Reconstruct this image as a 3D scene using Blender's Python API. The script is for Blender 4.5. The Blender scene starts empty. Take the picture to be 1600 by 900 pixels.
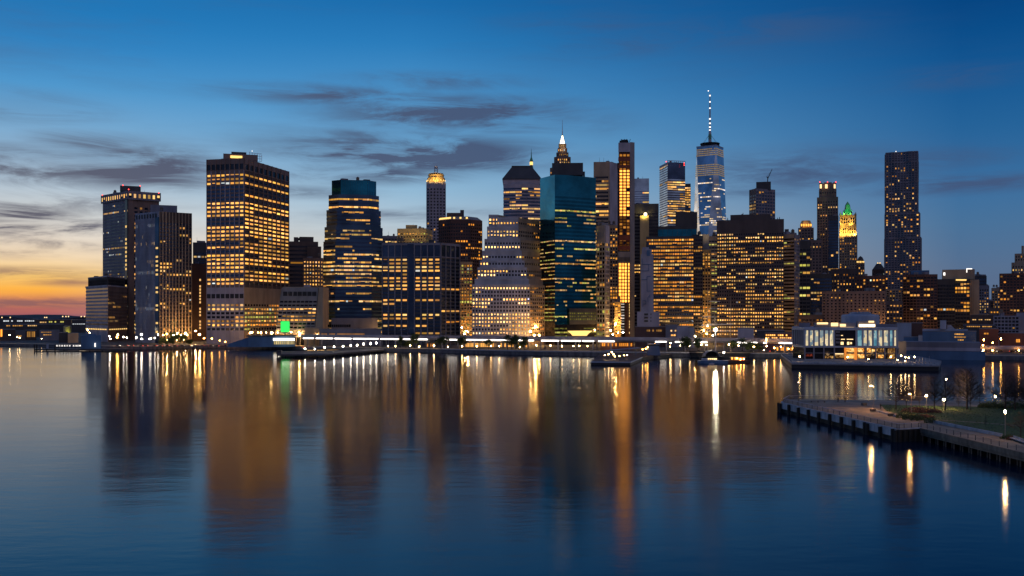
import bpy, math, random
from mathutils import Vector
R = random.Random(7)
PI = math.pi
SC = bpy.context.scene
COL = SC.collection
EYE = 32.0           # camera height above the river
F = 1500.0           # focal length in pixels of the 1600 px wide photograph
HZ = 492.0           # row of the horizon
GZ = 2.6             # height of the city ground above the river

# ------------------------------------------------------------------ survey helpers
def pt(px, D): return Vector(((px - 800.0) / F * D, D))
def zz(py, D): return EYE + (HZ - py) / F * D
def gnd(px, py, z=GZ):
    D = (EYE - z) * F / (py - HZ)
    return pt(px, D)
def m(px, D): return px / F * D     # metres of a length of px pixels at distance D

# ------------------------------------------------------------------ materials
def newmat(name):
    mt = bpy.data.materials.new(name); mt.use_nodes = True
    nt = mt.node_tree; nt.nodes.clear()
    o = nt.nodes.new('ShaderNodeOutputMaterial')
    return mt, nt, o
def wallmat(name, rgb, rough=.75, var=.25, scale=.12, metal=0.0):
    mt, nt, o = newmat(name)
    b = nt.nodes.new('ShaderNodeBsdfPrincipled'); nt.links.new(b.outputs[0], o.inputs[0])
    g = nt.nodes.new('ShaderNodeNewGeometry')
    mp = nt.nodes.new('ShaderNodeMapping'); mp.inputs['Scale'].default_value = (1, 1, .35)
    n = nt.nodes.new('ShaderNodeTexNoise'); n.inputs['Scale'].default_value = scale; n.inputs['Detail'].default_value = 6
    nt.links.new(g.outputs['Position'], mp.inputs[0]); nt.links.new(mp.outputs[0], n.inputs['Vector'])
    mr = nt.nodes.new('ShaderNodeMapRange'); mr.inputs[1].default_value = .3; mr.inputs[2].default_value = .7
    mr.inputs[3].default_value = 1 - var; mr.inputs[4].default_value = 1 + var
    nt.links.new(n.outputs['Fac'], mr.inputs[0])
    mx = nt.nodes.new('ShaderNodeVectorMath'); mx.operation = 'SCALE'; mx.inputs[0].default_value = rgb
    nt.links.new(mr.outputs[0], mx.inputs['Scale']); nt.links.new(mx.outputs[0], b.inputs['Base Color'])
    b.inputs['Roughness'].default_value = rough; b.inputs['Metallic'].default_value = metal
    return mt
def glassmat(name, rgb, metal=.7, rough=.12):
    mt, nt, o = newmat(name)
    b = nt.nodes.new('ShaderNodeBsdfPrincipled'); nt.links.new(b.outputs[0], o.inputs[0])
    g = nt.nodes.new('ShaderNodeNewGeometry')
    n = nt.nodes.new('ShaderNodeTexNoise'); n.inputs['Scale'].default_value = .045; n.inputs['Detail'].default_value = 3
    nt.links.new(g.outputs['Position'], n.inputs['Vector'])
    mr = nt.nodes.new('ShaderNodeMapRange'); mr.inputs[1].default_value = .3; mr.inputs[2].default_value = .7
    mr.inputs[3].default_value = .6; mr.inputs[4].default_value = 1.4
    nt.links.new(n.outputs['Fac'], mr.inputs[0])
    mx = nt.nodes.new('ShaderNodeVectorMath'); mx.operation = 'SCALE'; mx.inputs[0].default_value = rgb
    n2 = nt.nodes.new('ShaderNodeTexNoise'); n2.inputs['Scale'].default_value = .22; n2.inputs['Detail'].default_value = 2; nt.links.new(g.outputs['Position'], n2.inputs['Vector'])
    bp = nt.nodes.new('ShaderNodeBump'); bp.inputs['Strength'].default_value = .35; bp.inputs['Distance'].default_value = .22; nt.links.new(n2.outputs['Fac'], bp.inputs['Height']); nt.links.new(bp.outputs[0], b.inputs['Normal'])
    nt.links.new(mr.outputs[0], mx.inputs['Scale']); nt.links.new(mx.outputs[0], b.inputs['Base Color'])
    b.inputs['Metallic'].default_value = metal; b.inputs['Roughness'].default_value = rough
    return mt
def glowmat():
    mt, nt, o = newmat('lit_room')
    e = nt.nodes.new('ShaderNodeEmission'); a = nt.nodes.new('ShaderNodeAttribute'); a.attribute_name = 'glow'
    nt.links.new(a.outputs['Color'], e.inputs[0]); e.inputs[1].default_value = 1.0
    nt.links.new(e.outputs[0], o.inputs[0])
    mt.cycles.emission_sampling = 'NONE'
    return mt
def lampmat(name, rgb, s, sample=True):
    mt, nt, o = newmat(name)
    e = nt.nodes.new('ShaderNodeEmission'); e.inputs[0].default_value = (*rgb, 1); e.inputs[1].default_value = s
    nt.links.new(e.outputs[0], o.inputs[0])
    if not sample: mt.cycles.emission_sampling = 'NONE'
    return mt
M = {
 'lav': wallmat('lavender_concrete', (.36, .33, .38)), 'lavd': wallmat('grey_concrete', (.2, .19, .225)),
 'brown': wallmat('brown_granite', (.2, .135, .115)), 'dbrown': wallmat('dark_brown_granite', (.085, .06, .055)),
 'tan': wallmat('tan_brick', (.36, .27, .19)), 'white': wallmat('pale_limestone', (.42, .4, .43)),
 'brick': wallmat('red_brick', (.25, .085, .05)), 'dbrick': wallmat('dark_red_brick', (.11, .055, .045)),
 'steel': wallmat('pale_steel', (.4, .39, .45), .5), 'bgrey': wallmat('blue_grey_panel', (.31, .35, .44)),
 'dark': wallmat('dark_metal', (.055, .053, .058), .65), 'black': wallmat('black_steel', (.012, .012, .015), .6),
 'grey': wallmat('mid_grey_concrete', (.22, .21, .22)), 'blue': wallmat('blue_sheet_metal', (.06, .14, .26), .5),
 'red': wallmat('rust_red_netting', (.2, .05, .025)), 'gold': wallmat('ochre_stone', (.5, .36, .17)),
 'copper': wallmat('green_copper', (.1, .3, .16)), 'wood': wallmat('weathered_timber', (.16, .12, .09), .85, .4, .8),
 'paving': wallmat('tan_paving', (.26, .2, .145), .85, .38, .18), 'asph': wallmat('asphalt', (.06, .06, .062), .9),
 'quay': wallmat('quay_stone', (.1, .1, .11), .85, .4, .4), 'pconc': wallmat('pale_pier_concrete', (.33, .35, .4), .8, .35, .7),
 'wet': wallmat('wet_algae_timber', (.012, .013, .012), .8), 'grass': wallmat('lawn_grass', (.045, .085, .02), .95, .4, .6),
 'bark': wallmat('bare_bark', (.035, .025, .02), .9), 'leaf': wallmat('dark_leaves', (.05, .075, .02), .9, .5, .8),
 'rleaf': wallmat('russet_twigs', (.13, .06, .035), .9, .5, .8), 'hill': wallmat('wooded_hill', (.03, .03, .045), .95),
 'cloth': wallmat('dark_clothing', (.02, .02, .028), .9), 'skin': wallmat('skin', (.4, .26, .2), .7),
 'gd': glassmat('dark_glass', (.05, .055, .075), .7), 'gblue': glassmat('blue_glass', (.17, .26, .44), .85),
 'gteal': glassmat('teal_glass', (.012, .14, .2), .88), 'gblack': glassmat('black_glass', (.03, .028, .035), .6),
 'gsky': glassmat('mirror_blue_glass', (.42, .5, .56), .9, .2), 'gnavy': glassmat('navy_glass', (.05, .075, .125), .75),
 'tealp': glassmat('teal_spandrel_glass', (.006, .085, .125), .85, .16), 'navp': glassmat('navy_spandrel_glass', (.05, .095, .155), .6, .25),
 'glow': glowmat(),
 'lw': lampmat('warm_lamp', (1, .62, .25), 70), 'la': lampmat('amber_lamp', (1, .42, .08), 80), 'lc': lampmat('white_lamp', (1, .88, .68), 52),
 'lr': lampmat('red_beacon', (1, .06, .05), 4, False), 'lg': lampmat('green_lantern', (.04, .8, .12), 1.35, True),
 'lstrip': lampmat('white_tube_light', (1, .9, .78), 5.0), 'lsign': lampmat('lit_sign', (1, .66, .3), 1.8, False), 'lwhite': lampmat('white_panel_light', (1, .93, .85), 1.8, False),
 'lbig': lampmat('floodlight', (1, .88, .6), 420), 'lgold': lampmat('golden_light', (1, .62, .18), 1.6, False), 'lpier': lampmat('pier_lamp', (1, .58, .22), 420),
}

# ------------------------------------------------------------------ mesh builder
ORG = {}
class MB:
    def __init__(s): s.v = []; s.f = []; s.c = None
    def quad(s, a, b, c, d, col=None):
        k = len(s.v); s.v += [tuple(a), tuple(b), tuple(c), tuple(d)]; s.f.append((k, k+1, k+2, k+3))
        if col is not None:
            if s.c is None: s.c = []
            s.c += [col]*4
    def hexa(s, p):   # 8 points: bottom 4 (ccw), top 4
        k = len(s.v); s.v += [tuple(q) for q in p]
        s.f += [(k+3, k+2, k+1, k), (k+4, k+5, k+6, k+7), (k, k+1, k+5, k+4), (k+1, k+2, k+6, k+5), (k+2, k+3, k+7, k+6), (k+3, k, k+4, k+7)]
    def box(s, x0, x1, y0, y1, z0, z1):
        s.hexa([(x0,y0,z0),(x1,y0,z0),(x1,y1,z0),(x0,y1,z0),(x0,y0,z1),(x1,y0,z1),(x1,y1,z1),(x0,y1,z1)])
    def cbox(s, c, sx, sy, z0, z1, a=0.0):
        ca, sa = math.cos(a), math.sin(a); q = []
        for dx, dy in ((-sx,-sy),(sx,-sy),(sx,sy),(-sx,sy)):
            q.append((c[0]+(dx*ca-dy*sa)/2, c[1]+(dx*sa+dy*ca)/2))
        s.hexa([(x,y,z0) for x,y in q]+[(x,y,z1) for x,y in q])
    def obox(s, p0, p1, o0, o1, z0, z1):   # a bar along the plan line p0-p1, between two offsets along its outward normal
        d = (p1-p0); n = Vector((d.y, -d.x)).normalized()
        a, b, c, e = p0+n*o1, p1+n*o1, p1+n*o0, p0+n*o0
        s.hexa([(q.x,q.y,z0) for q in (a,b,c,e)]+[(q.x,q.y,z1) for q in (a,b,c,e)])
    def prism(s, pts, z0, z1, top=None):
        top = top or pts; n = len(pts); k = len(s.v)
        s.v += [(p[0],p[1],z0) for p in pts]+[(p[0],p[1],z1) for p in top]
        for i in range(n):
            j = (i+1) % n; s.f.append((k+i, k+j, k+n+j, k+n+i))
        s.f.append(tuple(k+n+i for i in range(n))); s.f.append(tuple(k+n-1-i for i in range(n)))
    def tube(s, a, b, r0, r1=None, n=6):
        r1 = r0 if r1 is None else r1
        a, b = Vector(a), Vector(b); d = (b-a).normalized()
        u = d.cross(Vector((0,0,1)) if abs(d.z) < .9 else Vector((1,0,0))).normalized(); w = d.cross(u)
        k = len(s.v)
        for q, r in ((a,r0),(b,r1)):
            for i in range(n):
                t = 2*PI*i/n; s.v.append(tuple(q+u*r*math.cos(t)+w*r*math.sin(t)))
        for i in range(n):
            j = (i+1) % n; s.f.append((k+i, k+j, k+n+j, k+n+i))
        s.f.append(tuple(k+n-1-i for i in range(n))); s.f.append(tuple(k+n+i for i in range(n)))
    def lathe(s, c, prof, n=12, a0=0.0):   # prof: (r, z)
        k = len(s.v)
        for r, z in prof:
            for i in range(n):
                t = a0+2*PI*i/n; s.v.append((c[0]+r*math.cos(t), c[1]+r*math.sin(t), z))
        for q in range(len(prof)-1):
            for i in range(n):
                j = (i+1) % n; b = k+q*n; s.f.append((b+i, b+j, b+n+j, b+n+i))
        s.f.append(tuple(k+n-1-i for i in range(n))); b = k+(len(prof)-1)*n; s.f.append(tuple(b+i for i in range(n)))
    def ball(s, c, r, n=8, rings=5):
        s.lathe((c[0],c[1]), [(max(.001, r*math.sin(PI*i/rings)), c[2]-r*math.cos(PI*i/rings)) for i in range(rings+1)], n)
    def build(s, name, mat, parent=None, smooth=False, kind=None, **kw):
        if not s.f: return None
        me = bpy.data.meshes.new(name)
        o = Vector((0,0,0)) if parent is None else ORG[parent.name]
        me.from_pydata([(x-o.x, y-o.y, z-o.z) for x,y,z in s.v], [], s.f)
        if s.c:
            at = me.color_attributes.new('glow', 'FLOAT_COLOR', 'POINT')
            at.data.foreach_set('color', [q for c in s.c for q in (c[0],c[1],c[2],1.0)])
        me.materials.append(M[mat])
        if smooth: me.polygons.foreach_set('use_smooth', [True]*len(me.polygons))
        ob = bpy.data.objects.new(name, me); COL.objects.link(ob)
        if parent is not None: ob.parent = parent
        ORG[ob.name] = o
        if kind: ob['kind'] = kind
        for k2, v2 in kw.items(): ob[k2] = v2
        return ob
def thing(name, label, cat, loc, group=None):
    o = bpy.data.objects.new(name, None); COL.objects.link(o); o.empty_display_size = 1
    o.location = loc; ORG[o.name] = Vector(loc); o['label'] = label; o['category'] = cat
    if group: o['group'] = group
    return o
def copy_thing(src, loc, rz=0, label=None, scale=None):
    c = src.copy(); COL.objects.link(c); c.location = loc; c.rotation_euler = (0,0,rz)
    if scale: c.scale = (scale,)*3
    if label: c['label'] = label
    for ch in [o for o in COL.objects if o.parent == src]:
        d = ch.copy(); COL.objects.link(d); d.parent = c
        for g in [o for o in COL.objects if o.parent == ch]:
            e = g.copy(); COL.objects.link(e); e.parent = d
    return c
def structure(name, mb, mat): 
    o = mb.build(name, mat); o['kind'] = 'structure'; return o

# ------------------------------------------------------------------ towers
TONES = {'w': (1.3,.6,.135), 'a': (1.2,.44,.06), 'p': (1.25,.72,.26), 'c': (.9,.95,1.0), 'g': (.8,.72,.16), 'o': (1,.33,.04), 'd': (.7,.3,.07)}
def sty(**k):
    d = dict(bw=4.0, fh=3.9, pw=.7, pd=.5, sh=.42, sd=.25, lit=.4, rowc=.8, run=.75, tones='wwwp', top=4.0, base=5.0, gain=1.0, wall='lav', glass='gd', inset=.06, merge=1, low=0.0, gt=0)
    d.update(k); return d
class Tower:
    def __init__(s, name, label, cat, c, group=None):
        s.t = thing(name, label, cat, (c[0], c[1], GZ), group)
        s.walls = {}; s.glass = {}; s.win = []; s.D = c[1]; s.rows = {}; s.top = (None, 0); s.geared = False
    def W(s, k): return s.walls.setdefault(k, MB())
    def G(s, k): return s.glass.setdefault(k, MB())
    def rowfill(s, st, key, i):
        q = (key, i, st['fh'], st['lit'])
        if q not in s.rows:
            on = R.random() < st['lit']*st['rowc']*1.1
            f = R.uniform(.6, 1.0) if on else R.uniform(.1, 1.3)*st['lit']*(1.25-st['rowc']*.6)
            s.rows[q] = (f, R.uniform(.6, 1.15) if on else R.uniform(.35, .9), R.choice(st['tones']))
        return s.rows[q]
    def face(s, b0, b1, z0, z1, st, t0=None, t1=None, key='a'):
        t0 = t0 or b0; t1 = t1 or b1
        L = (b1-b0).length
        if L < .5: return
        W = s.W(st['wall']); nb = max(1, round(L/st['bw'])); fh = st['fh']
        zb = z0+st['base']; nf = max(0, int((z1-st['top']-zb)/fh)); pw, pd, sh, sd = st['pw'], st['pd'], st['sh'], st['sd']
        sheared = (t0 is not b0) or (t1 is not b1)
        def ends(z):
            u = (z-z0)/(z1-z0); return b0.lerp(t0, u), b1.lerp(t1, u)
        if not sheared:
            if st['base'] > .2: W.obox(b0, b1, 0, sd, z0, zb)
            (s.G(st['glass']) if st['gt'] else W).obox(b0, b1, 0, sd, zb+nf*fh, z1)
            for i in range(nf):
                if sh > 0: W.obox(b0, b1, 0, sd, zb+i*fh, zb+(i+sh)*fh)
            if pw > 0:
                for j in range(nb+1):
                    c = b0.lerp(b1, j/nb); d = (b1-b0).normalized()*pw/2
                    a_ = c-d if j > 0 else c; b_ = c+d if j < nb else c
                    (s.W(st['pw2']) if st.get('pw2') else W).obox(a_, b_, 0, pd, z0, z1+.03)
        else:
            n_ = Vector(((b1-b0).y, -(b1-b0).x)).normalized()
            def bar(l0, r0, l1, r1, za, zc, o_):
                q = []
                for (l, r, z) in ((l0, r0, za), (l1, r1, zc)):
                    q += [(l.x+n_.x*o_, l.y+n_.y*o_, z), (r.x+n_.x*o_, r.y+n_.y*o_, z), (r.x, r.y, z), (l.x, l.y, z)]
                W.hexa(q)
            for i in range(nf+1):
                za = zb+i*fh; zc = min(z1, zb+(i+sh)*fh) if i < nf else z1
                if sh > 0 or i == nf: bar(*ends(za), *ends(zc), za, zc, sd)
            if pw > 0:
                lb, rb = ends(z0); lt, rt = ends(z1)
                for j in range(nb+1):
                    h = pw/2/L
                    bar(lb.lerp(rb, max(0, j/nb-h)), lb.lerp(rb, min(1, j/nb+h)), lt.lerp(rt, max(0, j/nb-h)), lt.lerp(rt, min(1, j/nb+h)), z0, z1, pd)
        n = Vector(((b1-b0).y, -(b1-b0).x)).normalized()
        for i in range(nf):
            fill, br, tone = s.rowfill(st, key, int((zb+i*fh)/fh))
            if st['low'] and (zb+i*fh) < st['low']: fill = max(fill, R.uniform(.5, 1))
            fill *= R.uniform(.8, 1.1)
            on = R.random() < fill; j = 0; za = zb+(i+sh)*fh+.12; zc = zb+(i+1)*fh-.12
            e0, e1 = ends((za+zc)/2)
            while j < nb:
                if R.random() > st['run']: on = R.random() < fill
                if on:
                    w = 1
                    if st['merge'] > 1: w = min(nb-j, R.randint(1, st['merge']))
                    u0, u1 = j/nb, (j+w)/nb; g = (pw/2)/L+st['inset']/nb*R.uniform(.5, 1.6)
                    a, b = e0.lerp(e1, u0+g), e0.lerp(e1, u1-g)
                    tn = TONES['c' if R.random() < .01 else (tone if R.random() < .7 else R.choice(st['tones']))]
                    k = br*st['gain']*R.choice((.35, .55, .75, .9, 1.05, 1.3))
                    col = (tn[0]*k, tn[1]*k*R.uniform(.9, 1.1), tn[2]*k*R.uniform(.75, 1.15))
                    a = a+n*.09; b = b+n*.09; zl = za+(zc-za)*(R.uniform(.3, .55) if R.random() < .15 else 0)
                    s.win.append(((a.x,a.y,zl),(b.x,b.y,zl),(b.x,b.y,zc),(a.x,a.y,zc),col))
                    j += w
                else: j += 1
    def body(s, pts, z0, z1, st, st2=None, cap=True):
        """one tier: glazed core, framing on every side that can be seen, cap"""
        s.G(st['glass']).prism(pts, z0, z1-.06)
        n = len(pts); c = sum(pts, Vector((0,0)))/n
        if z1 > s.top[1]: s.top = (pts, z1)
        for i in range(n):
            a, b = pts[i], pts[(i+1) % n]; mid = (a+b)/2; d = b-a; nn = Vector((d.y,-d.x)).normalized()
            if nn.dot(-mid.normalized()) < -.45: continue
            k = st
            if isinstance(st2, dict) and st2.get(i): k = st2[i]
            s.face(a, b, z0, z1, k)
        s.W(st['wall']).prism([p+(p-c).normalized()*.05 for p in pts], z1-.05, z1+.12)
    def done(s, most=100, thr=3.6):
        if s.t.name.split('.')[0] in GEARED and not s.geared and s.top[0]: clutter(s, *s.top, s.D, 5)
        for k, mb in s.walls.items(): mb.build('wall', k, s.t)
        for k, mb in s.glass.items(): mb.build('glazing', k, s.t)
        q = 960.0/s.D
        ar = sorted(range(len(s.win)), key=lambda i: -((Vector(s.win[i][0])-Vector(s.win[i][1])).length*(s.win[i][2][2]-s.win[i][1][2])))
        rest = MB(); k = 0
        for i in ar:
            a, b, c, d, col = s.win[i]
            A = (Vector(a)-Vector(b)).length*(c[2]-b[2])*q*q
            if k < most and A >= thr:
                w = MB(); w.quad(a, b, c, d, col); w.build('window', 'glow', s.t); k += 1
            else: rest.quad(a, b, c, d, col)
        if rest.f: rest.build('lit_windows', 'glow', s.t, kind='stuff')
        return s.t
    def part(s, name, mb, mat, **kw): return mb.build(name, mat, s.t, **kw)

def corner(xL, yL, xC, yC, xR, yR, D):
    """plan of a block seen at its corner: roof corners as bearings and heights, D the distance of the near corner"""
    DL, DR = D*(HZ-yC)/(HZ-yL), D*(HZ-yC)/(HZ-yR)
    L, C, Q = pt(xL, DL), pt(xC, D), pt(xR, DR)
    return [L, C, Q, L+Q-C], zz(yC, D)
def front(xL, xR, D, depth=40, yaw=0.0):
    c = pt((xL+xR)/2, D); n = c.length; u = c/n; p = Vector((u.y, -u.x))
    if yaw:
        a = math.radians(yaw); u = Vector((u.x*math.cos(a)-u.y*math.sin(a), u.x*math.sin(a)+u.y*math.cos(a))); p = Vector((u.y, -u.x))
    h = (xR-xL)/2/F*D*D/n
    return [c-p*h, c+p*h, c+p*h+u*depth, c-p*h+u*depth]
def curved(xL, xR, D, depth, bulge, n=6):
    q = front(xL, xR, D, depth); a, b = q[0], q[1]; d = b-a; nn = Vector((d.y,-d.x)).normalized()
    return [a.lerp(b, i/n)+nn*bulge*(1-(2*i/n-1)**2) for i in range(n+1)]+[q[2], q[3]]
def cut(q, f):
    """chamfer all corners of a four sided plan"""
    o = []
    for i in range(4):
        p, a, b = q[i], q[i-1], q[(i+1) % 4]; o += [p.lerp(a, f), p.lerp(b, f)]
    return o
def simple(name, label, pts, ytop, st, D, st2=None, z0=GZ, cat='tower', group=None, finish=True, **kw):
    t = Tower(name, label, cat, sum(pts, Vector((0,0)))/len(pts), group); t.D = D
    t.body(pts, z0, zz(ytop, D), st, st2); clutter(t, pts, zz(ytop, D), D)
    if finish: t.done(**kw)
    return t
def leg_(x, y, z): mb = MB(); mb.tube((x, y, z), (x, y, z+2.4), .15, .15, 4); return mb
GEARED = ('office_tower','office_annex','stepped_glass_tower','office_block','teal_glass_tower','curved_office_block','grid_tower','banded_tower','glass_tower','exchange_building','banded_block')
def clutter(t, pts, z, D, n=3):
    """roof gear: cooling units, a timber water tank on legs, thin aerials"""
    c = sum(pts, Vector((0,0)))/len(pts); t.geared = True
    for i in range(n):
        p = c.lerp(pts[R.randrange(len(pts))], R.uniform(.15, .6)); k = R.random()
        if k < .5: mb = MB(); w = R.uniform(3, 7); mb.cbox(p, w, w*.7, z+.1, z+R.uniform(1.5, 3.6), R.uniform(0, 1)); t.part('cooling_unit', mb, R.choice(('dark','lavd','grey')))
        elif k < .72: mb = MB(); mb.lathe(p, [(1.7, z+2.4), (1.7, z+5.2), (.1, z+6.4)], 10); tk = t.part('water_tank', mb, 'wood'); [leg_(p.x+a, p.y+b, z).build('tank_leg', 'dark', tk) for a in (-1.2, 1.2) for b in (-1.2, 1.2)]
        else: mb = MB(); mb.tube((p.x, p.y, z), (p.x, p.y, z+R.uniform(4, 10)), .16*D/1000, .08*D/1000, 4); t.part('aerial', mb, 'dark')
def plant(t, xL, xR, yT, yB, D, mat='dark', name='plant_room', depth=14):
    mb = MB(); mb.prism(front(xL, xR, D, depth), zz(yB, D), zz(yT, D)); return t.part(name, mb, mat)
def beacon(t, px, py, D, mat='lr', r=.7):
    mb = MB(); p = pt(px, D); mb.ball((p.x, p.y, zz(py, D)), r, 6, 4); t.part('beacon', mb, mat)
def flood(t, px, py, D, power, col=(1,.6,.2), r=1.5, off=0.0):
    l = bpy.data.lights.new('floodlight', 'SPOT'); l.spot_size = math.radians(125); l.spot_blend = 1.0; l.energy = power; l.color = col; l.shadow_soft_size = r
    o = bpy.data.objects.new('floodlight', l); COL.objects.link(o); p = pt(px, D-off)
    o.parent = t.t if isinstance(t, Tower) else t
    o.location = Vector((p.x, p.y, zz(py, D)))-ORG[o.parent.name]; o.rotation_euler = Vector((-.2*p.x/p.y, .8, .5)).to_track_quat('-Z', 'Y').to_euler()
def paneglow(name, stops, s, scale):
    """a lit interior behind glass: brighter ceiling zone, furniture shapes"""
    mt, nt, o = newmat(name); e = nt.nodes.new('ShaderNodeEmission'); g = nt.nodes.new('ShaderNodeNewGeometry')
    mp = nt.nodes.new('ShaderNodeMapping'); mp.inputs['Scale'].default_value = scale; nt.links.new(g.outputs['Position'], mp.inputs[0])
    n = nt.nodes.new('ShaderNodeTexVoronoi'); n.feature = 'F1'; n.distance = 'CHEBYCHEV'; n.inputs['Scale'].default_value = 1; nt.links.new(mp.outputs[0], n.inputs['Vector'])
    r = nt.nodes.new('ShaderNodeValToRGB'); nt.links.new(n.outputs['Color'], r.inputs[0]); cr = r.color_ramp
    while len(cr.elements) < len(stops): cr.elements.new(.5)
    for el_, (p, c) in zip(cr.elements, stops): el_.position = p; el_.color = (*c, 1)
    nt.links.new(r.outputs[0], e.inputs[0]); e.inputs[1].default_value = s; nt.links.new(e.outputs[0], o.inputs[0]); return mt
M['panel_warm'] = paneglow('lit_hall_warm', [(0,(.10,.16,.22)),(.3,(.24,.3,.32)),(.55,(.75,.6,.33)),(.8,(1,.8,.5))], .95, (.6,.6,.33))
M['panel_cool'] = paneglow('lit_hall_cool', [(0,(.04,.13,.2)),(.4,(.1,.27,.36)),(.75,(.25,.45,.5)),(.95,(.9,.75,.45))], .9, (.6,.6,.33))
M['shop'] = paneglow('lit_shop', [(0,(.12,.03,.004)),(.3,(.6,.2,.03)),(.6,(1,.45,.08)),(.85,(1,.75,.3))], 1.25, (1.3,1.3,1.1))
M['shop_dim'] = paneglow('dim_shop', [(0,(.03,.01,.004)),(.45,(.12,.05,.015)),(.75,(.5,.25,.07)),(.95,(1,.6,.2))], .7, (1.3,1.3,1.1))
M['shop_red'] = paneglow('red_shop', [(0,(.02,.004,.003)),(.6,(.08,.01,.006)),(.9,(.5,.08,.04))], .6, (1.3,1.3,1.1))
for k in ('panel_warm','panel_cool','shop','shop_dim','shop_red'): M[k].cycles.emission_sampling = 'NONE'
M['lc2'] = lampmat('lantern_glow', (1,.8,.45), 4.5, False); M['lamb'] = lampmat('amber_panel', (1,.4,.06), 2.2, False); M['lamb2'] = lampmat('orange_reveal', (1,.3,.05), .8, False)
M['lstreet'] = lampmat('street_light', (1,.52,.14), 1500); M['lsign2'] = lampmat('bright_sign', (1,.72,.38), 4.0)
M['lpier2'] = lampmat('strong_pier_lamp', (1,.5,.15), 2400); M['lpierw'] = lampmat('white_pier_lamp', (1,.7,.4), 90); M['lpierdim'] = lampmat('dim_pier_lamp', (1,.6,.45), 12)
mt, nt, o = newmat('river_water'); b = nt.nodes.new('ShaderNodeBsdfAnisotropic'); b.distribution = 'BECKMANN'; df = nt.nodes.new('ShaderNodeBsdfDiffuse'); df.inputs[0].default_value = (.0005, .014, .04, 1)
fr_ = nt.nodes.new('ShaderNodeFresnel'); fr_.inputs[0].default_value = 1.48; mxs = nt.nodes.new('ShaderNodeMixShader'); nt.links.new(fr_.outputs[0], mxs.inputs[0]); nt.links.new(df.outputs[0], mxs.inputs[1]); nt.links.new(b.outputs[0], mxs.inputs[2]); nt.links.new(mxs.outputs[0], o.inputs[0])
g = nt.nodes.new('ShaderNodeNewGeometry')
def wn(scale, det, loc=0):
    mp = nt.nodes.new('ShaderNodeMapping'); mp.inputs['Scale'].default_value = scale; mp.inputs['Location'].default_value = (loc,loc,0); nt.links.new(g.outputs['Position'], mp.inputs[0])
    n = nt.nodes.new('ShaderNodeTexNoise'); n.inputs['Scale'].default_value = 1; n.inputs['Detail'].default_value = det; nt.links.new(mp.outputs[0], n.inputs['Vector']); return n.outputs['Fac']
big = wn((.006,.012,0), 4); mr = nt.nodes.new('ShaderNodeMapRange'); mr.inputs[1].default_value = .35; mr.inputs[2].default_value = .65; mr.inputs[3].default_value = .125; mr.inputs[4].default_value = .165
nt.links.new(big, mr.inputs[0]); nt.links.new(mr.outputs[0], b.inputs['Roughness'])
b1_ = nt.nodes.new('ShaderNodeBump'); b1_.inputs['Strength'].default_value = .5; b1_.inputs['Distance'].default_value = .06; nt.links.new(wn((.2,.42,0), 4, 7), b1_.inputs['Height'])
b2_ = nt.nodes.new('ShaderNodeBump'); b2_.inputs['Strength'].default_value = .5; b2_.inputs['Distance'].default_value = .16; nt.links.new(wn((.03,.08,0), 3, 3), b2_.inputs['Height']); nt.links.new(b1_.outputs[0], b2_.inputs['Normal'])
nt.links.new(b2_.outputs[0], b.inputs['Normal']); M['water'] = mt
M['lhead'] = lampmat('headlight', (1,.9,.7), 14, False); M['lr2'] = lampmat('tail_light', (1,.05,.02), 8, False)
# ================================================================== the city, roughly from the sunset side to the other end
# --- far slab with a lit crown storey
q, h = corner(161, 305.5, 200, 298.5, 248.5, 302, 1130)
t = Tower('office_tower', 'dark slab tower with overhanging lit crown storey, standing nearest the sunset', 'tower', sum(q, Vector((0,0)))/4); t.D = 1130
sl = sty(bw=3.2, fh=3.9, pw=.5, sh=.5, sd=.3, pd=.35, wall='lavd', glass='gnavy', lit=.14, tones='pc', gain=.6, run=.5)
sr = sty(bw=6.2, fh=4.6, pw=2.2, sh=.45, wall='brown', glass='gblack', lit=.3, run=.5, tones='wwp')
zc = h-10
t.body(q, GZ, zc, sl, {1: sr})
c = sum(q, Vector((0,0)))/4; q2 = [p+(p-c).normalized()*2.4 for p in q]
cr = sty(bw=5.5, fh=6.0, pw=2.2, sh=.2, top=2.6, base=1.0, lit=1, rowc=1, run=1, tones='wp', wall='lavd', glass='gblack', pd=.6)
t.body(q2, zc, h, cr)
# dark re-entrant strip with a column of lit windows at the corner
n0 = (q[1]-q[0]).normalized(); a = q[1]-n0*6; nn = Vector((n0.y,-n0.x))
g = MB(); g.obox(a, q[1]-n0*.5, .5, .8, GZ, zc); t.part('corner_strip', g, 'gblack')
for i in range(24):
    if R.random() < .7:
        z = zc-28-i*5.0; b0 = a+n0*1+nn*.9; b1 = q[1]-n0*1.4+nn*.9
        t.win.append(((b0.x,b0.y,z),(b1.x,b1.y,z),(b1.x,b1.y,z+2.6),(b0.x,b0.y,z+2.6),(1,.62,.2)))
w = MB(); w.obox(q[1]+Vector((.3,.3)), q[1]+(q[2]-q[1]).normalized()*5, .3, 1.6, GZ, zc); t.part('corner_pier', w, 'brown')
plant(t, 187.5, 220, 290.5, 299, 1150, 'dark')
for bx, by in ((160,305.5),(201,296.5),(192,290),(219,291),(248,302)): beacon(t, bx, by-.6, 1126)
t.done()
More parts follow.
